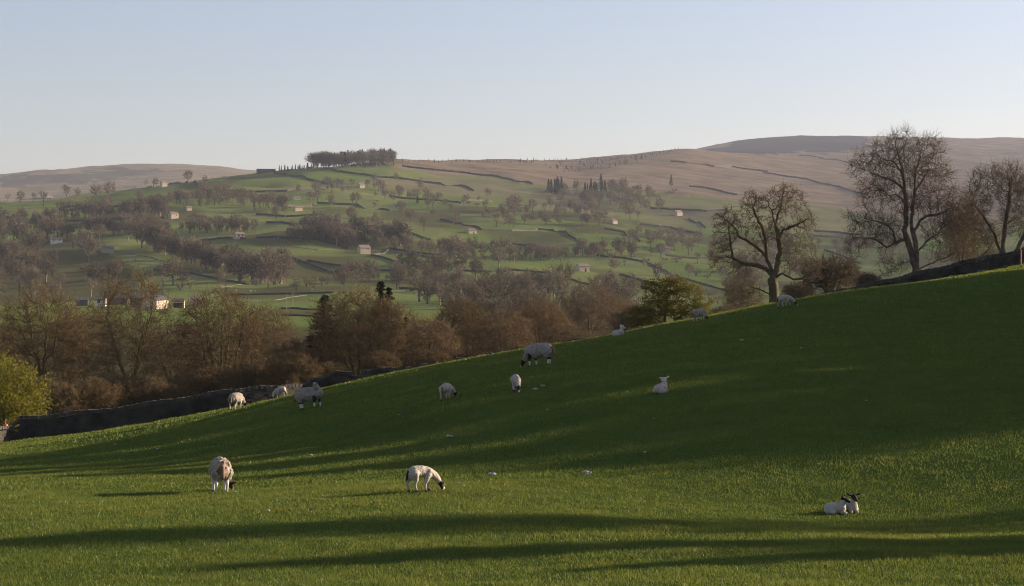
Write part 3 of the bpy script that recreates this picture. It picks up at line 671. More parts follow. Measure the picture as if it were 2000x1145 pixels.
line([(608,329),(690,325),(770,321)], 66, 31, 2.5, 4, 't', 'clump', .4); line([(612,328),(770,320)], 16, 30, 1.5, 3, 'c', 'clump', .2); line([(540,336),(612,329)], 24, 9, 1, 2, 'c', 'clump')
line([(782,317),(1000,315),(1200,313),(1330,292)], 120, 4.2, 1.5, 3, 'c', 'ridge', .5); region([(1000,316),(1200,314),(1300,298),(1200,330),(1100,338)], 90, 6, 'c', 'ridge', .4)
MARKS = [(714,490,'the square meadow barn'),(1142,524,'the pale low barn'),(470,460,'the barn with two windows'),(342,420,'the tall left barn'),(322,358,'the skyline barn'),(97,385,'the low skyline barn'),
 (211,488,'the long pinkish barn'),(111,470,'the white cottage'),(581,388,'the small yellowish barn'),(708,364,'the grey upper barn'),(924,452,'the mid-slope barn'),(1202,434,'the small bright barn'),(1328,417,'the far right barn'),
 (1118,374,'the dark conifer plantation'),(300,590,'the valley farm'),(1298,488,'the ruined barn'),(1000,410,'the hillside wood'),(850,420,'the open middle slope'),(30,520,'the wood at the left edge'),(1640,500,'the meadow between the big trees'),(640,560,'the left dark conifer'),(745,556,'the right dark conifer'),
 (960,620,'the brown wall-side trees'),(1180,600,'the pale-limbed tree'),(1480,520,'the gnarled tree'),(690,310,'the hilltop clump'),(560,470,'the striped meadow'),(400,510,'the dark left belt'),(1060,470,'the bright convex meadow'),(1050,550,'the round valley bush')]
def where(px, py):
    dx, dy, nm = min(((px - a, py - b, n_) for a, b, n_ in MARKS), key=lambda t: math.hypot(t[0], t[1] * 2))
    r_ = math.hypot(dx, dy); far_ = 'close ' if r_ < 18 else ('' if r_ < 45 else 'well ')
    h_ = 'right' if dx > 0 else 'left'; v_ = 'above' if dy < 0 else 'below'
    if abs(dx) > 2.2 * abs(dy): return far_ + h_ + ' of ' + nm
    if abs(dy) > 1.5 * abs(dx): return far_ + v_ + ' ' + nm
    return far_ + v_ + ' and ' + h_ + ' of ' + nm
LAB = {'skyline': 'bare tree standing on the left green skyline', 'hill': 'bare tree scattered across the far hillside fields', 'valley': 'bare tree among the walled fields low on the far slope',
       'floor': 'large bare tree on the valley floor beyond the wall', 'clump': 'bare tree of the skyline clump on the hilltop', 'ridge': 'small dark conifer on the moor edge'}
sm = []; items = []
BP = [(714,496),(1142,531),(470,467),(342,427),(322,365),(211,494),(111,476),(581,391),(584,412),(708,368),(924,457),(1202,438),(1328,422),(1118,379)]
clear = lambda px, py, h, r=1.0: not any(abs(px - a) < 10 + h * .4 * r and -2 < py - b < h * 1.15 + 2 for a, b in BP)     # the barns stand in the open
far = [f_ for f_ in far if clear(f_[0], f_[1], f_[2])]; under = [f_ for f_ in under if clear(f_[0], f_[1], f_[2])]
for k, (px, py, h, kind, area) in enumerate(far):
    x, y, z = sight(px, py, 330 if area == 'floor' else 560)
    items.append((h * y / F, x, y, z, h, kind, area, px, py))
items.sort(key=lambda t: -t[4]); cnt = {'t': 0, 'b': 0, 'c': 0}; stuff = {'t': [], 'c': []}
for Hm, x, y, z, h, kind, area, px, py in items:
    wh = where(px, py); sz = 'tall ' if h > 38 else ('small ' if h < 20 else '')
    Hm = min(max(Hm, 1.2), 19)
    cnt[kind] += 1
    if cnt[kind] <= {'t': 285, 'b': 120, 'c': 90}[kind]:
        mesh = {'t': FT, 'b': FB, 'c': FC}[kind]; me = mesh[rg.randrange(len(mesh))]; me = FB[rg.randrange(2)] if (area == 'ridge' and rg.random() < .6) else me; base = {'t': 12.3, 'b': 5.2, 'c': 14}[kind]
        s = Hm / base * (1.18 if kind == 't' else 1.1); o = link({'t': 'bare_tree', 'b': 'bush', 'c': 'conifer'}[kind], me, None, (x, y, z - .2), rg.uniform(0, 6.3)); o.scale = (s * rg.uniform(.75, 1.3), s * rg.uniform(.75, 1.3), s * rg.uniform(.9, 1.1))
        if kind == 't': tag(o, sz + 'bare tree ' + wh, 'tree', LAB[area].replace('bare tree', 'bare trees'))
        elif kind == 'b': tag(o, 'low leafless bush ' + wh, 'bush', 'bushes on the far fields')
        elif area == 'ridge': tag(o, 'small dark moor-edge conifer ' + wh, 'conifer', 'small conifers on the moor edge')
        elif area == 'clump': tag(o, 'dark pine ' + wh, 'conifer', 'pines of the hilltop clump')
        else: tag(o, 'dark conifer ' + wh, 'conifer', 'conifers on the far hillside')
    else: stuff['c' if kind == 'c' else 't'].append((Hm, x, y, z))
def merged(name, lst, meshes, base):
    Vs = []; Fs = {3: [], 4: []}; o = 0
    for Hm, x, y, z in lst:
        me = meshes[rg.randrange(len(meshes))]; co = np.empty(len(me.vertices) * 3, np.float32); me.vertices.foreach_get('co', co); co = co.reshape(-1, 3) * (Hm / base)
        a = rg.uniform(0, 6.3); c = co.copy(); c[:, 0] = co[:, 0] * math.cos(a) - co[:, 1] * math.sin(a); c[:, 1] = co[:, 0] * math.sin(a) + co[:, 1] * math.cos(a)
        for k in (3, 4):
            f = np.array([p.vertices[:] for p in me.polygons if len(p.vertices) == k], dtype=np.int32).reshape(-1, k)
            if len(f): Fs[k].append(f + o)
        Vs.append(c + (x, y, z - .2)); o += len(c)
    if Vs: return link(name, np_mesh(name, np.vstack(Vs), [np.vstack(f) for f in Fs.values() if f], [meshes[0].materials[0]]))
for px, py, h, area in under:
    x, y, z = sight(px, py, 330 if area == 'floor' else 560); stuff['t'].append((min(h * y / F, 8) * 1.2, x, y, z))
o_ = merged('distant_woodland', stuff['t'], [FT[3], FT[1], FT[0]], 11)
if o_: tag(o_, 'far-off small leafless trees massed on the hillside', 'woodland', None, 'stuff')
o_ = merged('young_plantation', stuff['c'], FC, 14)
if o_: tag(o_, 'far-off young conifers massed along the moor edge', 'plantation', None, 'stuff')
print('far', cnt, {k: len(v) for k, v in stuff.items()})

# ------------------------------------------------------------------ sheep: swept limbs fused into one continuous skin
def sphere_cone(p0, r0, p1, r1, ys=1.0, n=14, m=7):
    p0 = np.array(p0, float); p1 = np.array(p1, float); d = p1 - p0; L = np.linalg.norm(d); d = d / (L + 1e-9)
    a = np.cross(d, (0, 1, 0)); 
    if np.linalg.norm(a) < .1: a = np.cross(d, (1, 0, 0))
    a /= np.linalg.norm(a); b = np.cross(d, a); V = []
    prof = [(-math.cos(t) * r0, math.sin(t) * r0) for t in np.linspace(.0, math.pi / 2, m)] + [(L + math.sin(t) * r1, math.cos(t) * r1) for t in np.linspace(0, math.pi / 2, m)]
    for h, r in prof:
        r = max(r, 1e-4); t = np.arange(n) * 2 * math.pi / n
        ring = p0 + d * h + r * (np.cos(t)[:, None] * a + np.sin(t)[:, None] * b); mid = (p0 + d * h)[1]; ring[:, 1] = mid + (ring[:, 1] - mid) * ys; V.append(ring)
    k = len(prof); F_ = [(i * n + j, i * n + (j + 1) % n, (i + 1) * n + (j + 1) % n, (i + 1) * n + j) for i in range(k - 1) for j in range(n)]
    return np.vstack(V), F_, [list(range(n))[::-1], list(range((k - 1) * n, k * n))]
def sheep(name, bones, mats, voxel, label, wool_amp=.012, spots=(), seed=0, cat=None, fluff=22):
    import bmesh
    bm = bmesh.new()
    for bn in bones:
        v, f, caps = sphere_cone(*bn[:4], ys=bn[5] if len(bn) > 5 else 1.0)
        bv = [bm.verts.new(p) for p in v]
        for q in f: bm.faces.new([bv[i] for i in q])
        for q in caps: bm.faces.new([bv[i] for i in q])
    me0 = bpy.data.meshes.new('tmp'); bm.to_mesh(me0); bm.free()
    ob = bpy.data.objects.new('tmp', me0); COL.objects.link(ob)
    md = ob.modifiers.new('r', 'REMESH'); md.mode = 'VOXEL'; md.voxel_size = voxel
    sm_ = ob.modifiers.new('s', 'SMOOTH'); sm_.iterations = 3; sm_.factor = .5
    dg = bpy.context.evaluated_depsgraph_get(); me = bpy.data.meshes.new_from_object(ob.evaluated_get(dg)); bpy.data.objects.remove(ob); bpy.data.meshes.remove(me0)
    n = len(me.vertices); co = np.empty(n * 3, np.float32); me.vertices.foreach_get('co', co); co = co.reshape(-1, 3)
    no = np.empty(n * 3, np.float32); me.vertices.foreach_get('normal', no); no = no.reshape(-1, 3)
    tags = [bn[4] for bn in bones]; best = np.full(n, 1e9); which = np.zeros(n, int)
    for k, bn in enumerate(bones):
        p0, r0, p1, r1 = np.array(bn[0]), bn[1], np.array(bn[2]), bn[3]; d = p1 - p0; t = np.clip(((co - p0) @ d) / (d @ d + 1e-9), 0, 1)
        dd = (co - p0 - t[:, None] * d); dd[:, 1] /= (bn[5] if len(bn) > 5 else 1); dist = np.linalg.norm(dd, axis=1) - (r0 + (r1 - r0) * t)
        b = dist < best; best[b] = dist[b]; which[b] = k
    wt = np.array([1.0 if tags[k] == 0 else 0.0 for k in which])
    nz = fbm(co[:, 0] * fluff + co[:, 2] * 9, co[:, 1] * fluff + co[:, 2] * fluff * .8, 2, seed)
    co = co + no * (nz * wool_amp * wt)[:, None]; me.vertices.foreach_set('co', co.ravel())
    for m in mats: me.materials.append(m)
    fc = np.array([p.vertices[0] for p in me.polygons]); mi = np.array([tags[k] for k in which])[fc]
    for (c, r, ix) in spots:
        dd = np.linalg.norm(co[fc] - np.array(c), axis=1); mi[(dd < r * (1 + .25 * nz[fc])) & (mi == 0)] = ix
    me.polygons.foreach_set('material_index', mi.astype(np.int32)); me.polygons.foreach_set('use_smooth', np.ones(len(me.polygons), bool)); me.update()
    me.name = name; o = link(name, me); tag(o, label, cat or name.split('_')[-1]); return o
def standing(s=1.0, ewe=True, graze=True, turn=0.0, lean=0.0, face=1, leg=2, stride=0.06, headup=False, tail_long=True, legtop=None):
    """bones facing +X; tags: 0 wool 1 face 2 leg 3 second face colour 4 stain"""
    B = []; sy = lambda y: y
    if ewe:
        B += [((-.33,0,.55),.235,(.05,0,.53),.265,0,.92), ((.05,0,.53),.265,(.36,0,.54),.215,0,.9), ((-.38,0,.56),.19,(-.42,0,.50),.19,0,.95)]
        hx, hz, w_, hr = .36, .60, .12, .03
    else:
        B += [((-.15,0,.375),.112,(.0,0,.385),.108,0,.85), ((.0,0,.385),.108,(.13,0,.365),.098,0,.8), ((-.155,0,.36),.11,(-.17,0,.32),.10,0,.85)]
        hx, hz, w_, hr = .15, .39, .065, .022
    k = 1.0 if ewe else .62
    def turned(x, z):
        L = x - hx; return (hx + L * math.cos(turn), L * math.sin(turn), z)
    if graze and not headup:
        if ewe: n1, n2, h1, h2 = turned(.52, .48), turned(.66, .27), turned(.74, .17), turned(.82, .035)
        else: n1, n2, h1, h2 = turned(.27, .30), turned(.37, .19), turned(.41, .14), turned(.455, .04)
        B += [((hx, 0, hz * .9), .17 * k, n1, .12 * k, 0), (n1, .12 * k, n2, .085 * k, 0), (n2, .08 * k, h1, .078 * k, face), (h1, .07 * k, h2, .042 * k, face)]
        if face == 1: B += [(tuple(np.array(h2) + (0, 0, .0)), .045 * k, tuple(np.array(h2) + (.012, 0, .012)), .045 * k, 3)]
        hd, up_ = np.array(h1), 0
    else:
        if ewe: n1, h1, h2 = turned(.47, .76), turned(.53, .97), turned(.68, .90)
        else: n1, h1, h2 = turned(.23, .52), turned(.26, .60), turned(.35, .56)
        B += [((hx - .03, 0, hz), .17 * k, n1, .12 * k, 0), (n1, .12 * k, tuple(np.array(h1) - (.02 * k, 0, .05 * k)), .075 * k, 0), (h1, .092 * k, h2, .05 * k, face)]
        B += [(tuple(np.array(h2)), .048 * k, tuple(np.array(h2) + .02 * (np.array(h2) - np.array(h1))), .05 * k, 3)]
        hd = np.array(h1)
    for s_ in (-1, 1):
        side = np.array([-math.sin(turn), math.cos(turn), 0]) * s_
        B.append((tuple(hd + side * .06 * k), .028 * k, tuple(hd + side * .18 * k + np.array([0, 0, -.01 if headup else .02])), .022 * k, face))
        fx = (.31 if ewe else .12) + stride * s_; rx = (-.38 if ewe else -.17) - stride * s_ * .8
        top = .42 if ewe else .30; kn = .22 if ewe else .16
        ft = legtop if legtop is not None else leg
        B += [((.31 if ewe else .12, s_ * w_, top), .09 * k, (fx * .98, s_ * w_, kn), .042 * k, 0 if not ewe else ft), ((fx * .98, s_ * w_, kn), .040 * k, (fx, s_ * w_, .05), .03 * k, leg), ((fx, s_ * w_, .05), .03 * k, (fx + .02, s_ * w_, .015), .034 * k, 1)]
        B += [((-.36 if ewe else -.155, s_ * w_ * 1.05, top + .04), .14 * k, (rx * .98, s_ * w_, kn + .08), .065 * k, 0), ((rx * .98, s_ * w_, kn + .08), .06 * k, (rx - .05 * k, s_ * w_, kn), .04 * k, ft if ewe else 0), ((rx - .05 * k, s_ * w_, kn), .038 * k, (rx, s_ * w_, .05), .029 * k, leg), ((rx, s_ * w_, .05), .03 * k, (rx + .02, s_ * w_, .015), .034 * k, 1)]
    if ewe: B += [((-.60, 0, .60), .05, (-.655, 0, .38), .055, 4)]
    else: B += [((-.265, 0, .40), .02, (-.295, 0, .24), .022, 4)]
    return [tuple([tuple(np.array(b[0]) * s), b[1] * s, tuple(np.array(b[2]) * s), b[3] * s] + list(b[4:])) for b in B]
def lying(s=1.0, face=1, turn=0.0, nose=.0):
    B = [((-.13,0,.115),.115,(.02,0,.125),.12,0,1.1), ((.02,0,.125),.12,(.11,0,.13),.105,0,1.0), ((-.13,-.08,.07),.08,(-.03,-.13,.05),.05,0), ((-.13,.08,.07),.08,(-.03,.13,.05),.05,0),
         ((.13,-.05,.05),.045,(.21,-.06,.03),.028,0), ((.13,.05,.05),.045,(.21,.06,.03),.028,0), ((.12,0,.17),.09,(.155,0,.27),.060,0)]
    h = np.array((.165, 0, .325)); f = h + np.array((math.cos(turn) * .10, math.sin(turn) * .10, -.05 + nose))
    B += [(tuple(h + (-.005, 0, 0)), .056, tuple(f), .034, face), (tuple(f), .036, tuple(f + (f - h) * .12), .032, 3 if face != 1 else 1)]
    sd_ = np.array([-math.sin(turn), math.cos(turn), 0])
    for s_ in (-1, 1): B.append((tuple(h + sd_ * s_ * .045 + (0, 0, .03)), .020, tuple(h + sd_ * s_ * .125 + (0, 0, .055)), .024, face))
    return [tuple([tuple(np.array(b[0]) * s), b[1] * s, tuple(np.array(b[2]) * s), b[3] * s] + list(b[4:])) for b in B]
EW = [M['wool'], M['face_dark'], M['face_white'], M['face_white'], M['wool_stain']]; LB = [M['wool_lamb'], M['face_dark'], M['wool_lamb'], M['face_white'], M['wool_stain'], M['raddle']]
LBd = [M['wool_lamb'], M['face_dark'], M['wool_lamb'], M['face_white'], M['face_dark'], M['raddle']]
def place(o, px, py, face_deg, d=None, dmin=24):
    """face_deg: heading, 0 = towards the right of the picture, 90 = away from the viewer"""
    if d is None: x, y, z = sight(px, py, dmin)
    else: x = (px - CX) / F * d; y = d; z = gz(x, y)
    o.location = (x, y, z - .005); o.rotation_euler = (0, 0, R(face_deg)); 
    hx, hy = math.cos(R(face_deg)), math.sin(R(face_deg)); dz = (gz(x + hx * .3, y + hy * .3) - gz(x - hx * .3, y - hy * .3)) / .6
    o.rotation_euler = (0, -math.atan(dz) * .8, R(face_deg)); return o
place(sheep('ewe', standing(1.0, True, True, turn=-.8, stride=.03), EW, .016, 'shaggy ewe seen from behind, grazing low on the left, brown stained tail', .022, [((-.45, -.14, .66), .07, 4), ((-.52, .0, .68), .05, 4), ((-.56,.02,.52),.09,4)], 1), 430, 962, 103)
place(sheep('lamb', standing(1.12, False, True, turn=0, face=1, leg=2), LBd, .009, 'pale lamb with black eye patches grazing beside the front ewe, facing right', .006, [], 2), 822, 961, 30)
place(sheep('lamb', lying(1.0, 1, turn=-.1), LB, .010, 'black-headed lamb lying on the grass, the left one of the pair', .005, [], 3), 1632, 1004, -14)
place(sheep('lamb', lying(1.06, 1, turn=.1), LB, .010, 'black-headed lamb with ears spread, half behind its twin on the right', .005, [], 4), 1661, 1000, -78)
place(sheep('ewe', standing(1.0, True, False, turn=-1.15, headup=True, stride=.05, legtop=1), EW, .018, 'grey ewe standing head up and looking at the viewer near the wall', .022, [], 5), 607, 798, -28)
place(sheep('ewe', standing(1.0, True, True, turn=-.5, stride=.04), EW, .018, 'ewe with sunlit pinkish fleece grazing beside the wall, leftmost of the flock', .022, [((-.5,.05,.5),.1,4)], 6), 461, 791, 75, 96)
place(sheep('lamb', standing(1.05, False, True, stride=.07), LB, .010, 'lamb grazing downhill in front of the wall, left of the standing ewe', .006, [], 7), 550, 776, 195, 93)
place(sheep('lamb', standing(1.1, False, True, turn=-.4), LB, .010, 'white lamb with lowered head, seen from behind in mid slope', .006, [((-.3,0,.3),.05,4)], 8), 872, 781, 68)
place(sheep('lamb', standing(1.1, False, True, turn=.0), LB, .010, 'lamb grazing towards the viewer with a black head, mid slope', .006, [], 9), 1008, 765, -80)
place(sheep('ewe', standing(1.0, True, True, stride=.06, legtop=1), EW, .018, 'large ewe grazing at the crest edge, head down to the left', .022, [], 10), 1055, 714, 142)
place(sheep('lamb', lying(1.12, 3, turn=1.2, nose=.03), LB, .010, 'white lamb lying alone in the dark mid slope, pink mark on its flank', .005, [((-.02, -.14, .17), .045, 5)], 11), 1292, 767, 50)
place(sheep('lamb', lying(1.25, 3, turn=0), LB, .012, 'white lamb lying on the crest line, neck raised against the wall', .005, [], 12), 1208, 661, 20, 90)
place(sheep('sheep', standing(.74, True, True, stride=.03, legtop=2), EW, .018, 'grey sheep half hidden by the crest, in front of the olive thorn tree', .015, [], 13, cat='sheep'), 1366, 630, 45, 91)
place(sheep('lamb', standing(1.15, False, True, stride=.09), LBd, .011, 'lamb silhouetted on the crest beside the gnarled tree trunk, grazing right', .006, [], 14), 1534, 600, 10, 87)

# ------------------------------------------------------------------ tufts of wool, stones on the grass
def lump(seed, rx, ry, rz, mat, name, label, cat, n=3, group=None):
    rg = random.Random(seed); V = []; Fs = []
    for k in range(n):
        c = (rg.uniform(-1, 1) * rx * .7, rg.uniform(-1, 1) * ry * .7, rz * .4)
        v, f, caps = sphere_cone((c[0] - rx * .3, c[1], c[2]), rz * rg.uniform(.4, .8), (c[0] + rx * .3, c[1] + ry * rg.uniform(-.4, .4), c[2] * rg.uniform(.6, 1.3)), rz * rg.uniform(.3, .7), n=8, m=4)
        v = v + np.array([vnoise(v[:, 0] * 30, v[:, 1] * 30 + v[:, 2] * 30, seed + q) for q in range(3)]).T * rz * .35
        Fs.append(np.array(f) + sum(len(q) for q in V)); V.append(v)
    return tag(link(name, np_mesh(name, np.vstack(V), np.vstack(Fs), [M[mat]], smooth=False)), label, cat, group)
tl = [(460,966,.05,'scrap of white wool just right of the front ewe'),(523,1004,.05,'scrap of white wool lower than the front ewe, in the lit grass'),(960,932,.10,'bright scrap of white wool between the front lamb and the pinkish scrap'),(1149,930,.12,'largest scrap of white wool, in the centre right of the field'),
      (878,856,.08,'white scrap of wool below the white lamb seen from behind'),(606,893,.05,'white scrap of wool above and right of the front ewe'),(307,880,.05,'tiny white scrap of wool on the dark slope above the front ewe'),(1259,888,.05,'small scrap of wool above the largest one'),
      (1045,764,.07,'flat scrap of wool right of the black-headed grazing lamb'),(1061,757,.07,'second scrap of wool by the black-headed grazing lamb, further up'),(1070,804,.05,'tiny scrap of wool below the pair by the black-headed lamb'),(1448,668,.09,'white scrap of wool high on the dark slope below the gnarled tree'),(1565,683,.05,'faint scrap of wool right of the one below the gnarled tree'),
      (1693,786,.05,'small scrap of wool alone on the right of the dark slope'),(1278,821,.03,'tiny scrap of wool below the lone lying lamb'),(1600,911,.04,'faint scrap of wool above the lying pair of lambs'),(895,948,.04,'tiny scrap of wool beside the head of the front lamb'),(905,953,.04,'tiny scrap of wool in lit grass, beyond the head of the front lamb'),(780,814,.04,'tiny scrap of wool left of the white lamb, on the dark slope'),(225,871,.05,'faint scrap of wool on the grass below the wall')]
for k, (px, py, r_, lab) in enumerate(tl):
    o = lump(300 + k, r_, r_ * .6, r_ * .55, 'tuft', 'wool_scrap', lab, 'wool scrap', 3, 'scraps of shed wool on the grass'); x, y, z = sight(px, py, 24); o.location = (x, y, z + .05)
for k, (px, py, d, r_, lab) in enumerate([(1861,537,109,.22,'fallen stone lying on the crest in front of the dark wall, leftmost'),(1884,535,110,.12,'small fallen stone next right of the leftmost one'),(1917,527,113,.26,'broad fallen stone casting a blue shadow in front of the wall'),(1944,521,116,.16,'upright fallen stone near the gate post'),(1966,517,117,.2,'pale fallen stone closest to the gate post'),(1902,531,111,.1,'small fallen stone left of the broad one')]):
    o = lump(400 + k, r_, r_ * .7, r_ * .7, 'stone_cap', 'fallen_stone', lab, 'stone', 2, 'fallen stones on the crest'); o.location = at(px, d, -.02)
v, f, caps = sphere_cone((0,0,-.2), .055, (0,0,1.05), .05, n=8, m=3)
o = empty('gate_post', at(1994, 124)); link('post', np_mesh('post', v, f, [M['rust']], smooth=True), o)
v, f, caps = sphere_cone((0,0,.98), .065, (0,0,1.02), .065, n=8, m=3); link('post_cap', np_mesh('post_cap', v, f, [M['rust']], smooth=True), o); tag(o, 'thin orange post standing before the dark wall at the right edge', 'post')
v, f, caps = sphere_cone((0,0,.2), .17, (0,0,.32), .15, n=14, m=6); o = empty('buoy', at(11, 118, .72)); link('float', np_mesh('float', v, f, [M['red']], smooth=True), o)
v, f, caps = sphere_cone((0,0,-.7), .025, (0,0,.7), .02, n=6, m=3); link('stake', np_mesh('stake', v, f, [M['pole']], smooth=True), o); tag(o, 'round orange-red float hung on a stake under the willow', 'float')

# ------------------------------------------------------------------ dry-stone wall along the field edge, stone by stone
def box_pts(c, t, n_, L, W, H, rg, jit=.15):
    V = []
    for sz in (-1, 1):
        for st in (-1, 1):
            for sn in (-1, 1):
                j = [rg.uniform(-jit, jit) for _ in range(3)]
                V.append((c[0] + t[0] * L * (st * .5 + j[0] * .5) + n_[0] * W * (sn * .5 + j[1] * .4), c[1] + t[1] * L * (st * .5 + j[0] * .5) + n_[1] * W * (sn * .5 + j[1] * .4), c[2] + H * (sz * .5 + j[2] * .6) + t[2] * L * st * .5))
    return V
BF = np.array([(0,1,3,2),(4,6,7,5),(0,4,5,1),(2,3,7,6),(0,2,6,4),(1,5,7,3)])
wp = [(-80,112,1.25),(22,117,.9),(42,117.2,1.45),(200,118,1.5),(350,119,1.5),(460,120,1.45),(540,121,1.25),(600,122.5,1.05),(650,123,1.25),(760,124,1.15),(830,124.5,.95),(900,125,.95),(1000,125.5,1.1),(1100,126,1.1),(1250,127,1.1),(1400,128,1.15),(1550,129,1.2),(1650,129.8,1.25),(1750,130.6,1.3),(1900,131.8,1.35),(2000,132.6,1.35),(2150,134,1.35)]
pts = [((px - CX) / F * d, d, h) for px, d, h in wp]; rg = random.Random(9); SV = []; SM = []
for k in range(len(pts) - 1):
    (x0, y0, h0), (x1, y1, h1) = pts[k], pts[k + 1]; L = math.hypot(x1 - x0, y1 - y0); t = ((x1 - x0) / L, (y1 - y0) / L); nn = (-t[1], t[0])
    gs = np.linspace(0, L, 9); gzz = ground(x0 + t[0] * gs, y0 + t[1] * gs); rough = 580 < wp[k][0] < 900
    for course in range(14):
        s = rg.uniform(-.3, 0)
        while s < L:
            q = min(max(s / L, 0), 1); ht = h0 + (h1 - h0) * q + .06 * math.sin(s * 1.7 + k)
            if rough: ht += .22 * math.sin(s * 2.3 + k) * rg.uniform(.4, 1)
            ch = ht / 11.5; z = ch * (course + .5)
            if z > ht - (.18 if not rough else .05): break
            sl = rg.uniform(.18, .5); base = float(np.interp(s + sl / 2, gs, gzz)) - .05; sgp = (np.interp(s + .5, gs, gzz) - np.interp(s - .5, gs, gzz))
            cx, cy = x0 + t[0] * (s + sl / 2), y0 + t[1] * (s + sl / 2); off = rg.uniform(-.03, .03); wd = .55 - .2 * z / ht
            SV += box_pts((cx + nn[0] * off, cy + nn[1] * off, base + z), (t[0], t[1], sgp), nn, sl * .97, wd, ch * rg.uniform(.8, 1.0), rg, .06 if not rough else .28); SM += [0] * 6; s += sl
    s = 0
    while s < L:                                     # cope stones, set on edge
        q = s / L; ht = h0 + (h1 - h0) * q + .06 * math.sin(s * 1.7 + k); sl = rg.uniform(.10, .24) if not rough else rg.uniform(.2, .5)
        base = float(np.interp(s, gs, gzz)) - .05; cx, cy = x0 + t[0] * s, y0 + t[1] * s; hh = rg.uniform(.2, .32) if rough else rg.uniform(.15, .21)
        if not (rough and rg.random() < .35): SV += box_pts((cx, cy, base + ht - .06), (t[0], t[1], 0), nn, sl * .9, .42, hh, rg, .22 if rough else .12); SM += [1] * 6
        s += sl
ns = len(SV) // 8; wf = (np.arange(ns)[:, None, None] * 8 + BF[None]).reshape(-1, 4)
o = link('dry_stone_wall', np_mesh('dry_stone_wall', SV, wf, [M['stone'], M['stone_cap']], SM)); tag(o, 'dark dry-stone wall climbing the whole edge of the near field, tumbled in its middle', 'wall')

# ------------------------------------------------------------------ walls of the far fields
def far_wall(pxs, label, h=.00095, mat='stone_far', dmin=560, w_=.8, hedge=False):
    pr = [sight(px, py, dmin) for px, py in pxs]; V = []; Fq = []; rg = random.Random(int(pxs[0][0] * 7 + pxs[0][1]))
    prev = None
    for k in range(len(pr) - 1):
        a, b = np.array(pr[k]), np.array(pr[k + 1]); L = np.linalg.norm(b - a); n = max(1, int(L / 4)); t = (b - a)[:2] / (np.linalg.norm((b - a)[:2]) + 1e-9); nn = np.array([-t[1], t[0]])
        ss = np.arange(n + (k == len(pr) - 2)) / n; P2 = a[None, :2] + (b - a)[None, :2] * ss[:, None]; Z = ground(P2[:, 0], P2[:, 1])
        for (x, y), z in zip(P2, Z):
            hh = min(max(h * y, .3), 2.3) * rg.uniform(.86, 1.12); ww = w_ * rg.uniform(.85, 1.15); o_ = len(V); m = rg.uniform(-.1, .1)
            for q, zz, f_ in ((-1, -.4, 1), (-1, hh * .93, .7), (0, hh, .2), (1, hh * .93, .7), (1, -.4, 1)): V.append((x + nn[0] * (q * ww * f_ * .5 + m), y + nn[1] * (q * ww * f_ * .5 + m), z + zz))
            if prev is not None:
                for q in range(4): Fq.append((prev + q, prev + q + 1, o_ + q + 1, o_ + q))
            prev = o_
    return tag(link('field_wall', np_mesh('field_wall', V, np.array(Fq), [M[mat]])), label, 'wall', 'stone walls of the far fields')
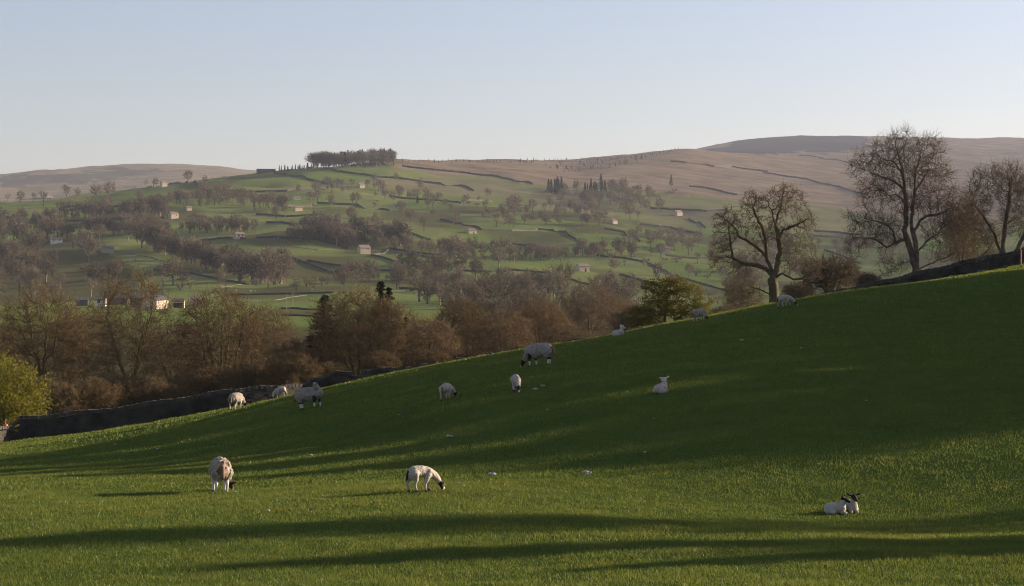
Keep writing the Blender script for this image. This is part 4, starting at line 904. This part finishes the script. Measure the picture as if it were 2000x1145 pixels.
W_ = [
 ([(634,329),(660,336),(700,341),(740,347),(800,352),(860,360),(925,374)], 'long dark field wall slanting down right below the hilltop clump'),
 ([(535,340),(560,341),(600,351),(648,362)], 'field wall slanting down below the left end of the hilltop clump'),
 ([(785,325),(830,331),(900,338),(960,344),(1000,352),(1040,361)], 'wall along the lower edge of the brown moor'),
 ([(648,364),(700,360),(745,352)], 'short wall joining the two walls below the clump'),
 ([(242,367),(265,366),(300,366),(332,360),(352,359),(385,361),(402,368)], 'skyline wall passing the small barn at the far left'),
 ([(10,395),(40,391),(70,389),(100,388)], 'skyline wall at the far left edge'),
 ([(410,351),(440,344),(480,339),(520,335),(600,330),(690,324),(752,322)], 'wall along the green skyline under the hilltop clump'),
 ([(860,500),(800,493),(760,486),(730,500)], 'wall rising from the square barn'),
 ([(725,500),(760,508),(786,516)], 'shadowed wall running down right from the square barn'),
 ([(560,502),(600,516),(640,530),(662,534)], 'dark wall at the left of the striped meadow below the square barn'),
 ([(500,466),(560,466),(620,469),(660,480),(680,487)], 'wall along the top of the striped meadow'),
 ([(480,468),(400,470),(330,470)], 'wall leading left from the barn with two windows'),
 ([(330,470),(380,490),(440,510)], 'wall along the wood below the barn with two windows'),
 ([(800,490),(830,503),(870,508)], 'short wall in the middle of the slope'),
 ([(955,450),(1000,452),(1050,449),(1080,451)], 'wall beside the field barn in the middle of the slope'),
 ([(1080,450),(1110,460),(1140,477)], 'faint wall crossing the bright convex meadow'),
 ([(1180,448),(1220,455),(1250,474)], 'shadowed wall at the right of the bright convex meadow'),
 ([(1165,500),(1215,505),(1260,513),(1300,530),(1350,550),(1420,570)], 'long wall dropping to the valley right of the pale square barn'),
 ([(1080,535),(1110,545),(1150,557)], 'dark wall dropping right below the pale square barn'),
 ([(990,528),(1040,532),(1080,535)], 'wall left of the pale square barn'),
 ([(1210,538),(1250,548),(1290,560)], 'wall beside the lone tree right of the pale square barn'),
 ([(1310,316),(1340,319),(1380,323),(1395,326),(1430,326),(1500,336)], 'wall crossing the upper brown moor'),
 ([(1346,365),(1380,368),(1420,378),(1440,382)], 'dark wall at the lower edge of the moor, left of the gnarled tree'),
 ([(1490,338),(1540,346),(1590,355),(1640,366),(1690,380)], 'long wall slanting down the moor between the two big trees'),
 ([(1560,304),(1600,308),(1640,314),(1680,322)], 'wall near the top of the moor below the dark fell'),
 ([(1345,428),(1370,439),(1378,446)], 'short wall on the green slope left of the gnarled tree'),
 ([(1270,408),(1330,411),(1380,414),(1420,412)], 'wall behind the barn on the far right slope'),
 ([(1590,453),(1640,456),(1680,460)], 'level wall between the gnarled tree and the tallest tree'),
 ([(1585,462),(1640,465)], 'lower of the two level walls between the big trees'),
 ([(1610,490),(1650,503),(1680,516)], 'wall dropping beside the lit meadow under the tallest tree'),
 ([(450,577),(520,576),(600,574),(650,573)], 'straight valley-floor wall behind the farm'),
 ([(550,604),(600,606),(640,607)], 'dark wall across the meadow left of the conifers'),
 ([(550,617),(600,618),(620,619)], 'nearest dark valley wall left of the conifers'),
 ([(0,437),(30,443),(75,437)], 'wall low on the left slope'),
 ([(105,434),(170,432),(250,429),(320,427)], 'wall above the smooth left meadow'),
 ([(780,564),(860,570),(960,573)], 'wall on the valley floor right of the conifers'),
 ([(900,530),(960,532),(1010,528)], 'wall under the trees in the middle of the valley'),

 ([(160,436),(240,441),(300,438),(340,431)], 'lower wall of the smooth left meadow'),
 ([(560,404),(620,398),(700,402),(760,412)], 'faint wall among scattered trees under the hilltop clump'),
 ([(500,420),(560,424),(620,420)], 'wall by the trees left of centre on the upper slope'),
 ([(760,384),(840,392),(900,398),(960,394)], 'wall between the brown rough ground and the green slope'),
 ([(680,440),(740,446),(800,456),(840,470)], 'wall crossing the tree-dotted middle slope'),
 ([(860,430),(900,438),(940,450)], 'short wall above the mid-slope barn'),
 ([(1000,478),(1060,484),(1130,480)], 'lower wall of the bright convex meadow'),
 ([(870,474),(920,480),(980,476)], 'wall under the mid-slope barn'),
 ([(600,510),(660,520),(720,528),(780,530)], 'lower edge wall of the striped meadow'),
 ([(300,528),(360,534),(420,545),(480,556)], 'wall along the lit meadow above the farm'),
 ([(520,436),(580,440),(640,436)], 'wall left of the middle trees on the far slope'),
 ([(1250,440),(1310,446),(1370,458)], 'wall across the field under the far right barn'),
 ([(1300,500),(1360,506),(1420,500)], 'wall beside the ruined barn'),
 ([(130,412),(200,405),(270,406)], 'wall under the left skyline trees'),
 ([(420,372),(480,376),(560,374),(640,368)], 'wall under the smooth green brow of the hill'),
]
for p_, lab in W_: far_wall(p_, lab)
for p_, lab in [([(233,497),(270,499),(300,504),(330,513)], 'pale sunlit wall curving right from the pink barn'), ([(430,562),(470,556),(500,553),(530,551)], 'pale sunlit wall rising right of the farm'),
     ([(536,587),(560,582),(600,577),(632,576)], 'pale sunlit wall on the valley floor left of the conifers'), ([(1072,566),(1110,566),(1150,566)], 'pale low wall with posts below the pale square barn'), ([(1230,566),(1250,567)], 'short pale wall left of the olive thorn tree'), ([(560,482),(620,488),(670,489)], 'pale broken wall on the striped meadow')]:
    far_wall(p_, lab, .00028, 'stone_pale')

# ------------------------------------------------------------------ field barns and the farm
def quad_mesh(name, V, Fs, mat): return np_mesh(name, V, [np.array([f for f in Fs if len(f) == k]).reshape(-1, k) for k in (3, 4, 5) if any(len(f) == k for f in Fs)], [mat])
def bx(x0, x1, y0, y1, z0, z1): return [(x, y, z) for z in (z0, z1) for y in (y0, y1) for x in (x0, x1)], [(0,2,3,1),(4,5,7,6),(0,1,5,4),(2,6,7,3),(0,4,6,2),(1,3,7,5)]
def barn(name, px, py, Lp, hp, depth, rot, label, cat='barn', wall='barn', roof='roof', ridge=True, openings=(), dmin=560, chimney=False, d=None, eave=.68, group='stone field barns on the far slope'):
    """Lp, hp: length of the lit long side and ridge height in photo pixels; rot: how far the long side turns to the sun"""
    if d is None: x, y, z = sight(px, py, dmin)
    else: x, y = (px - CX) / F * d, d; z = gz(x, y)
    L = Lp * y / F / math.cos(R(rot)); H = hp * y / F; D = depth; he = H * eave
    root = empty(name, (x, y, z), R(rot)); b = -1.2
    V = [(-L/2,0,b),(L/2,0,b),(L/2,D,b),(-L/2,D,b),(-L/2,0,he),(L/2,0,he),(L/2,D,he),(-L/2,D,he),(-L/2,D/2,H),(L/2,D/2,H)]
    Fs = [(0,1,5,4),(1,2,6,9,5),(2,3,7,6),(3,0,4,8,7)]
    link('wall', quad_mesh('wall', V, Fs, M[wall]), root)
    o_ = .25; k = (H - he) / (D / 2); ez = he - o_ * k; RV = []
    for zz in (.05, .30): RV += [(-L/2-.15,-o_,ez+zz),(L/2+.15,-o_,ez+zz),(L/2+.15,D/2,H+zz),(-L/2-.15,D/2,H+zz),(L/2+.15,D+o_,ez+zz),(-L/2-.15,D+o_,ez+zz)]
    RF = [(6,7,8,9),(9,8,10,11),(0,3,2,1),(3,5,4,2),(0,1,7,6),(4,5,11,10),(1,2,8,7),(2,4,10,8),(0,6,9,3),(3,9,11,5)]
    rf = link('roof', quad_mesh('roof', RV, RF, M[roof]), root)
    for (u, zc, w_, h_) in openings:
        v, f = bx(u * L - w_/2, u * L + w_/2, -.04, .10, zc - h_/2, zc + h_/2); link('window' if h_ < 1.6 else 'door', quad_mesh('window', v, f, M['dark']), root)
    if chimney:
        v, f = bx(-L/2 + .1, -L/2 + .9, D/2 - .4, D/2 + .4, H - .2, H + 1.1); link('chimney', quad_mesh('chimney', v, f, M[wall]), rf)
    return tag(root, label, cat, group)
barn('stone_barn', 714, 496, 19, 17, 6.0, 28, 'square buff stone barn alone on the striped meadow in the middle of the slope', openings=[(.25, 3.6, .7, .7)])
barn('stone_barn', 1142, 531, 20, 15, 5.5, 25, 'pale square barn low on the slope left of the olive thorn tree', openings=[(.1, 1.1, 1.1, 2.2)])
barn('stone_barn', 470, 467, 16, 13, 6.5, 30, 'small barn with two dark windows at the left end of the striped meadow', openings=[(-.2, 2.6, 1.2, 1.4), (.2, 2.6, 1.2, 1.4)])
barn('stone_barn', 342, 427, 13, 13, 7.0, 35, 'tall barn at the edge of the smooth left meadow', openings=[(.2, 3, .8, .8)])
barn('stone_barn', 370, 412, 9, 9, 5, 30, 'tiny barn among trees above the tall barn')
barn('stone_barn', 322, 365, 9, 11, 6, 35, 'barn standing on the left skyline beside two round trees')
barn('stone_barn', 97, 388, 11, 8, 6, 25, 'low barn on the far left skyline')
barn('stone_barn', 211, 494, 23, 13, 7, 15, 'long pinkish barn in the left wood with a pale wall beside it')
barn('cottage', 111, 476, 21, 12, 6, 20, 'white cottage with a chimney in the left wood', 'cottage', 'white', 'roof', openings=[(-.25, 3, 1, 1.2), (.25, 3, 1, 1.2)], chimney=True)
barn('stone_barn', 581, 391, 12, 7, 6, 20, 'small yellowish barn beside tall trees on the upper slope', wall='white')
barn('stone_barn', 584, 412, 13, 9, 6, 30, 'barn half behind thin trees on the upper slope')
barn('stone_barn', 708, 368, 9, 9, 6, 35, 'grey barn under the hilltop clump')
barn('stone_barn', 924, 457, 15, 10, 7, 28, 'pale barn beside a dark shed in the middle of the slope', openings=[(.1, 1, .9, 1.8)])
barn('stone_barn', 1202, 438, 9, 9, 6, 35, 'small bright barn under the big hillside wood')
barn('stone_barn', 1328, 422, 11, 11, 7, 35, 'barn on the open slope left of the gnarled tree')
barn('stone_barn', 1298, 494, 24, 12, 6, 10, 'ruined roofless-looking barn among trees left of the gnarled tree')
barn('stone_barn', 714, 542, 10, 14, 5, 15, 'tall pink-walled barn hidden among trees behind the conifers')
barn('stone_barn', 1118, 379, 9, 9, 6, 30, 'lone barn at the foot of the dark conifer plantation')
barn('stone_barn', 1056, 552, 14, 7, 5, 20, 'low ruined barn in the valley meadow beside a round bush')
barn('dark_shed', 520, 338, 34, 8, 14, 12, 'long dark shed on the green skyline left of the hilltop clump', 'shed', 'slate', 'slate')
G_ = 'buildings of the valley farm'
barn('farm_building', 306, 599, 23, 27, 9, 8, 'two-storey pale farmhouse wall just right of the twin-stemmed tree', 'farmhouse', 'barn', 'slate', d=900, openings=[(-.2, 4.2, .9, 1.2), (.2, 4.2, .9, 1.2), (.1, 1.5, 1, 1.3)], chimney=True, group=G_)
barn('farm_building', 318, 601, 9, 24, 7, 84, 'gabled pale farm building right of the farmhouse', 'farm building', 'barn', 'slate', d=880, group=G_)
barn('farm_building', 348, 601, 22, 17, 6, 5, 'low slate-roofed cart shed with open bays in the farmyard', 'cart shed', 'barn', 'slate', d=890, openings=[(-.3, 1.2, 1.6, 2.2), (.02, 1.2, 1.6, 2.2), (.32, 1.2, 1.6, 2.2)], group=G_)
barn('farm_building', 385, 598, 26, 21, 9, 10, 'large brown-roofed barn at the right end of the farm', 'barn', 'barn', 'roof', d=910, group=G_)
barn('farm_building', 272, 600, 30, 26, 10, 14, 'dark slate barn behind the twin-stemmed tree in the farm', 'barn', 'slate', 'slate', d=915, group=G_)
barn('farm_building', 195, 596, 20, 17, 8, 6, 'white-walled farm building left of the twin-stemmed tree', 'farm building', 'white', 'slate', d=930, openings=[(-.1, 2.2, 1.2, 1.3)], group=G_)
barn('farm_building', 228, 592, 40, 17, 10, 3, 'long low grey-roofed shed behind the farm', 'shed', 'slate', 'slate', d=960, group=G_)
barn('farm_building', 160, 598, 22, 15, 9, 10, 'grey shed at the left end of the farm', 'shed', 'slate', 'slate', d=945, group=G_)
# poles
def pole(px, py, hp, label, dmin=560, d=None):
    if d: x, y = (px - CX) / F * d, d; z = gz(x, y)
    else: x, y, z = sight(px, py, dmin)
    H = hp * y / F; root = empty('utility_pole', (x, y, z)); v, f, c = sphere_cone((0,0,-.3), .12, (0,0,H), .09, n=6, m=2); link('post', np_mesh('post', v, f, [M['pole']]), root)
    v, f = bx(-.9, .9, -.06, .06, H - .5, H - .35); link('crossarm', quad_mesh('crossarm', v, f, M['pole']), root); tag(root, label, 'utility pole')
pole(338, 598, 26, 'utility pole in the farmyard', d=885); pole(560, 605, 30, 'utility pole in the meadow left of the conifers, the left one'); pole(572, 600, 28, 'utility pole in the meadow nearest the left conifer'); pole(955, 615, 22, 'pale utility pole among the valley trees', 330); pole(849, 529, 14, 'slim utility pole on the middle slope')
# sheep far away
fs_ = standing(1.0, True, True, stride=.05); FV = []; FFq = []
for bn in fs_[:14]:
    v, f, c = sphere_cone(*bn[:4], ys=1.0, n=6, m=3); FFq.append(np.array(f) + sum(len(q) for q in FV)); FV.append(v)
fsm = np_mesh('far_sheep', np.vstack(FV), np.vstack(FFq), [M['tuft']]); rg = random.Random(5)
fl = [(674,535),(693,533),(706,535),(705,532),(580,509),(611,492),(773,500),(776,499),(769,500),(1088,448),(1101,446),(1121,455),(1122,451),(1129,446),(1141,459),(1165,457),(1058,481),(1077,508),(1223,440),(1247,437),(1259,436),(543,466),(560,465),(535,468),(407,467),(415,473),(450,569),(461,569),(490,570),(497,570),(322,570),(360,568),(610,567),(520,571),(308,511),(392,532),(73,437),(20,440),(796,404),(775,390),(817,410),(820,411),(870,465),(1290,441),(1180,520),(1240,520)]
for k, (px, py) in enumerate(fl):
    x, y, z = sight(px, py, 560); o = link('far_sheep', fsm, None, (x, y, z), rg.uniform(0, 6.3), rg.uniform(1.0, 1.35)); tag(o, 'tiny white sheep ' + where(px, py), 'sheep', 'far-off sheep on the valley fields')

# ------------------------------------------------------------------ unseen trees added on the bank outside the frame, to cast the slope's shade
rg = random.Random(12)
rg = random.Random(12); first = True
TA, TE = math.tan(R(SUN_AZ)), math.tan(R(SUN_EL)) / math.cos(R(SUN_AZ))
def tip(px, py, xc, d=None):
    x, y, z = sight(px, py, 24) if d is None else ((px - CX) / F * d, d, gz((px - CX) / F * d, d))
    return y + (xc - x) * TA, z + (xc - x) * TE
CASTERS = 'evergreens added for shade outside the picture'; XC = 54
SHADE = [(-80,884),(150,876),(350,842),(560,792),(650,770),(780,744),(900,722),(1100,688),(1280,660),(1400,634),(1640,592),(1800,562),(2060,528),(2060,868),(1600,858),(1300,866),(1000,884),(640,903),(300,914),(-80,926)]
ys_ = np.arange(66, 113.5, 1.35); hs_ = []
for Y_ in ys_:                      # how high the trees must stand for their joint shadow to fill that part of the slope
    xs = np.linspace(-30, 30, 240); yy_ = Y_ - (XC - xs) * TA; ok = yy_ > 30; xs, yy_ = xs[ok], yy_[ok]; zz_ = ground(xs, yy_)
    px_ = CX + F * xs / yy_; py_ = HY - F * zz_ / yy_; vis = in_poly(px_, py_, SHADE) & (px_ > -80) & (px_ < 2060)
    hs_.append((zz_ + (XC - xs) * TE)[vis].max() if vis.any() else 0)
ys_, hs_ = zip(*[(a, b) for a, b in zip(ys_, hs_) if b > 0])
SH = conifer('conifer', 12, 7.5, 71, 'evergreen added outside the picture on the right to shade the slope', shape=.38); SH['group'] = CASTERS  # unseen, added for its shadow on the mid slope
for k, (y, h) in enumerate(zip(ys_, hs_)):
    x = XC + (k % 3) * 2.5; g_ = gz(x, y); s_ = max(3, h - g_ + (x - XC) * TE) / 12 * rg.uniform(1.03, 1.08) * (1.07 if y < 109 else .97); wd = .92
    if k == 0: SH.location = (x, y, g_ - .3); SH.scale = (s_ * wd, s_ * wd, s_)
    else: copy_tree(SH, (x, y, g_ - .3), rg.uniform(0, 6), (s_ * wd, s_ * wd, s_), SH['label'])
PN = conifer('pine', 9, 3.6, 72, 'pine with a clear trunk added outside the picture on the right for shade', shape=.5, base=.62); PN['group'] = 'pines added for shade outside the picture'  # unseen, added so its crown darkens patches of the foreground
first = True; bare_ = []
for q_, (px, py, xc, wd) in enumerate(((330, 1046, 30, 1.1), (-60, 1070, 36, 1.0), (950, 1082, 26, 1.1), (1250, 1078, 24, 1.2), (1520, 1092, 21, 1.1), (1800, 1102, 20, 1.2), (1960, 1080, 22, 1.0), (1100, 1100, 24, 1.0))):
    if q_ % 2: bare_.append((px, py, xc + 10, wd * .55)); continue
    xc += 14; wd *= .85; y, h = tip(px, py, xc); s_ = (h - gz(xc, y)) / 9 / .84
    if first: PN.location = (xc, y, gz(xc, y) - .2); PN.scale = (s_ * wd, s_ * wd, s_); first = False
    else: copy_tree(PN, (xc, y, gz(xc, y) - .2), rg.uniform(0, 6), (s_ * wd, s_ * wd, s_), PN['label'])
FG = 'bare trees added for shade outside the picture'; FL = 'bare tree added outside the picture on the right to shade the foreground'  # added out of view for thin shadow over the lower field
for px, py, xc, wd in (*bare_, (1800, 868, 46, 1.1), (1200, 880, 47, 1.1), (900, 893, 46, 1.1), (2000, 880, 44, 1.0), (1000, 925, 44, 1.0), (1400, 880, 46, 1.0), (1650, 868, 46, .9), (700, 930, 48, .9), (1200, 905, 40, .9)):
    y, h = tip(px, py, xc); s_ = (h - gz(xc, y)) / 11
    copy_tree(T4, (xc, y, gz(xc, y) - .2), rg.uniform(0, 6), (s_ * wd, s_ * wd, s_), FL, FG)

# ------------------------------------------------------------------ grass
def grass(seed=3):
    rg = np.random.default_rng(seed); Vs = []
    for (d0, d1, dens, w_, h_) in ((22, 32, 1500, .0055, .036), (32, 45, 950, .0075, .038), (45, 62, 420, .011, .042), (62, 85, 170, .017, .05), (85, 128, 60, .028, .055)):
        area = .56 * (d1 ** 2 - d0 ** 2) / 2; n = int(area * dens)
        d = np.sqrt(rg.uniform(d0 ** 2, d1 ** 2, n)); x = rg.uniform(-.28, .28, n) * d
        keep = rg.random(n) < (.62 + .38 * vnoise(x / .22, d / .22, 91)) * np.clip(1 + .3 * vnoise(x / 1.5, d / 1.5, 92), .4, 1.2); x, d = x[keep], d[keep]; n = len(x)
        z = np.interp(0, [0], [0]) + ground(x, d); h = h_ * (.55 + .9 * rg.random(n)) * (1 + .45 * vnoise(x / .45, d / .6, 93) + .5 * np.maximum(0, vnoise(x / 1.3, d / 1.8, 94))); a = rg.uniform(0, math.pi, n)
        w2 = w_ * (.6 + .8 * rg.random(n)); dx, dy = np.cos(a) * w2, np.sin(a) * w2; lx, ly = rg.normal(size=n) * h * .55, rg.normal(size=n) * h * .55
        Vs.append(np.stack([np.c_[x - dx, d - dy, z - .01], np.c_[x + dx, d + dy, z - .01], np.c_[x + lx, d + ly, z + h]], axis=1).reshape(-1, 3))
    v = np.vstack(Vs); print('blades', len(v) // 3)
    t = NT('grass_blades'); geo = t.n('NewGeometry').outputs; c = t.mix(t.ramp(t.n('ObjectInfo').outputs['Random'], 0, 1), (.05, .10, .012), (.05, .10, .012))
    p_ = geo['Position']; n1 = t.noise(p_, 1.1, 4); n2 = t.noise(p_, 9.0, 2)
    n3 = t.noise(p_, .28, 5, .65)
    c = t.mix(t.ramp(n1, .35, .7), (.076, .122, .026), (.158, .172, .034)); c = t.mix(t.ramp(n2, .60, .80, 0, .35), c, (.18, .18, .05))
    c = t.mix(t.ramp(n3, .5, .72, 0, .6), c, (.040, .078, .016)); c = t.mix(t.ramp(n3, .28, .45, .5, 0), c, (.15, .145, .045))
    df = t.n('BsdfDiffuse', Color=c); tr = t.n('BsdfTranslucent', Color=t.mix(.5, c, (.17, .19, .025))); gl = t.n('BsdfGlossy', Color=(.5, .5, .4, 1), Roughness=.45)
    m1 = t.n('MixShader', i0=.42, i1=df.outputs[0], i2=tr.outputs[0]); m2 = t.n('MixShader', i0=.025, i1=m1.outputs[0], i2=gl.outputs[0])
    o = link('grass', np_mesh('grass', v, np.arange(len(v)).reshape(-1, 3), [t.out(m2.outputs[0])])); tag(o, 'short green pasture grass of the sloping field', 'grass', None, 'stuff')
grass()

# ------------------------------------------------------------------ haze
v, f = bx(-9300, 9300, -9300, 9300, float(VG[:, 2].min()) - 1, float(VG[:, 2].max()) + 25)
t = NT('valley_haze'); pv = t.n('VolumePrincipled'); pv.inputs['Color'].default_value = (.74, .82, 1.0, 1); pv.inputs['Density'].default_value = 3.5e-5; pv.inputs['Anisotropy'].default_value = .2
t.t.links.new(pv.outputs[0], t.o.inputs['Volume'])
o = link('haze', quad_mesh('haze', v, f, t.m)); tag(o, kind='stuff', label='thin blue air haze filling the whole valley', cat='haze')

# labels that would be shared are told apart by their order from the left
from collections import defaultdict
bpy.context.view_layer.update(); same = defaultdict(list)
for o in scene.objects:
    if o.parent is None and o.get('category') and o.get('label') and 'outside the picture' not in o['label']: same[o['label']].append(o)
ORD = ['first', 'second', 'third', 'fourth', 'fifth', 'sixth', 'seventh', 'eighth', 'ninth', 'tenth', 'eleventh', 'twelfth', 'thirteenth', 'fourteenth', 'fifteenth', 'sixteenth', 'seventeenth', 'eighteenth', 'nineteenth', 'twentieth']
for lab, os_ in same.items():
    if len(os_) > 1:
        os_.sort(key=lambda o: o.location.x / max(o.location.y, 1))
        for k, o in enumerate(os_):
            if k < 20: o['label'] = (ORD[k] + ' from the left, ' + lab) if len(lab.split()) < 12 else (ORD[k] + ' ' + lab)
for o in scene.objects:
    if o.get('label') and len(o['label'].split()) > 16: print('LONG', o['label'])
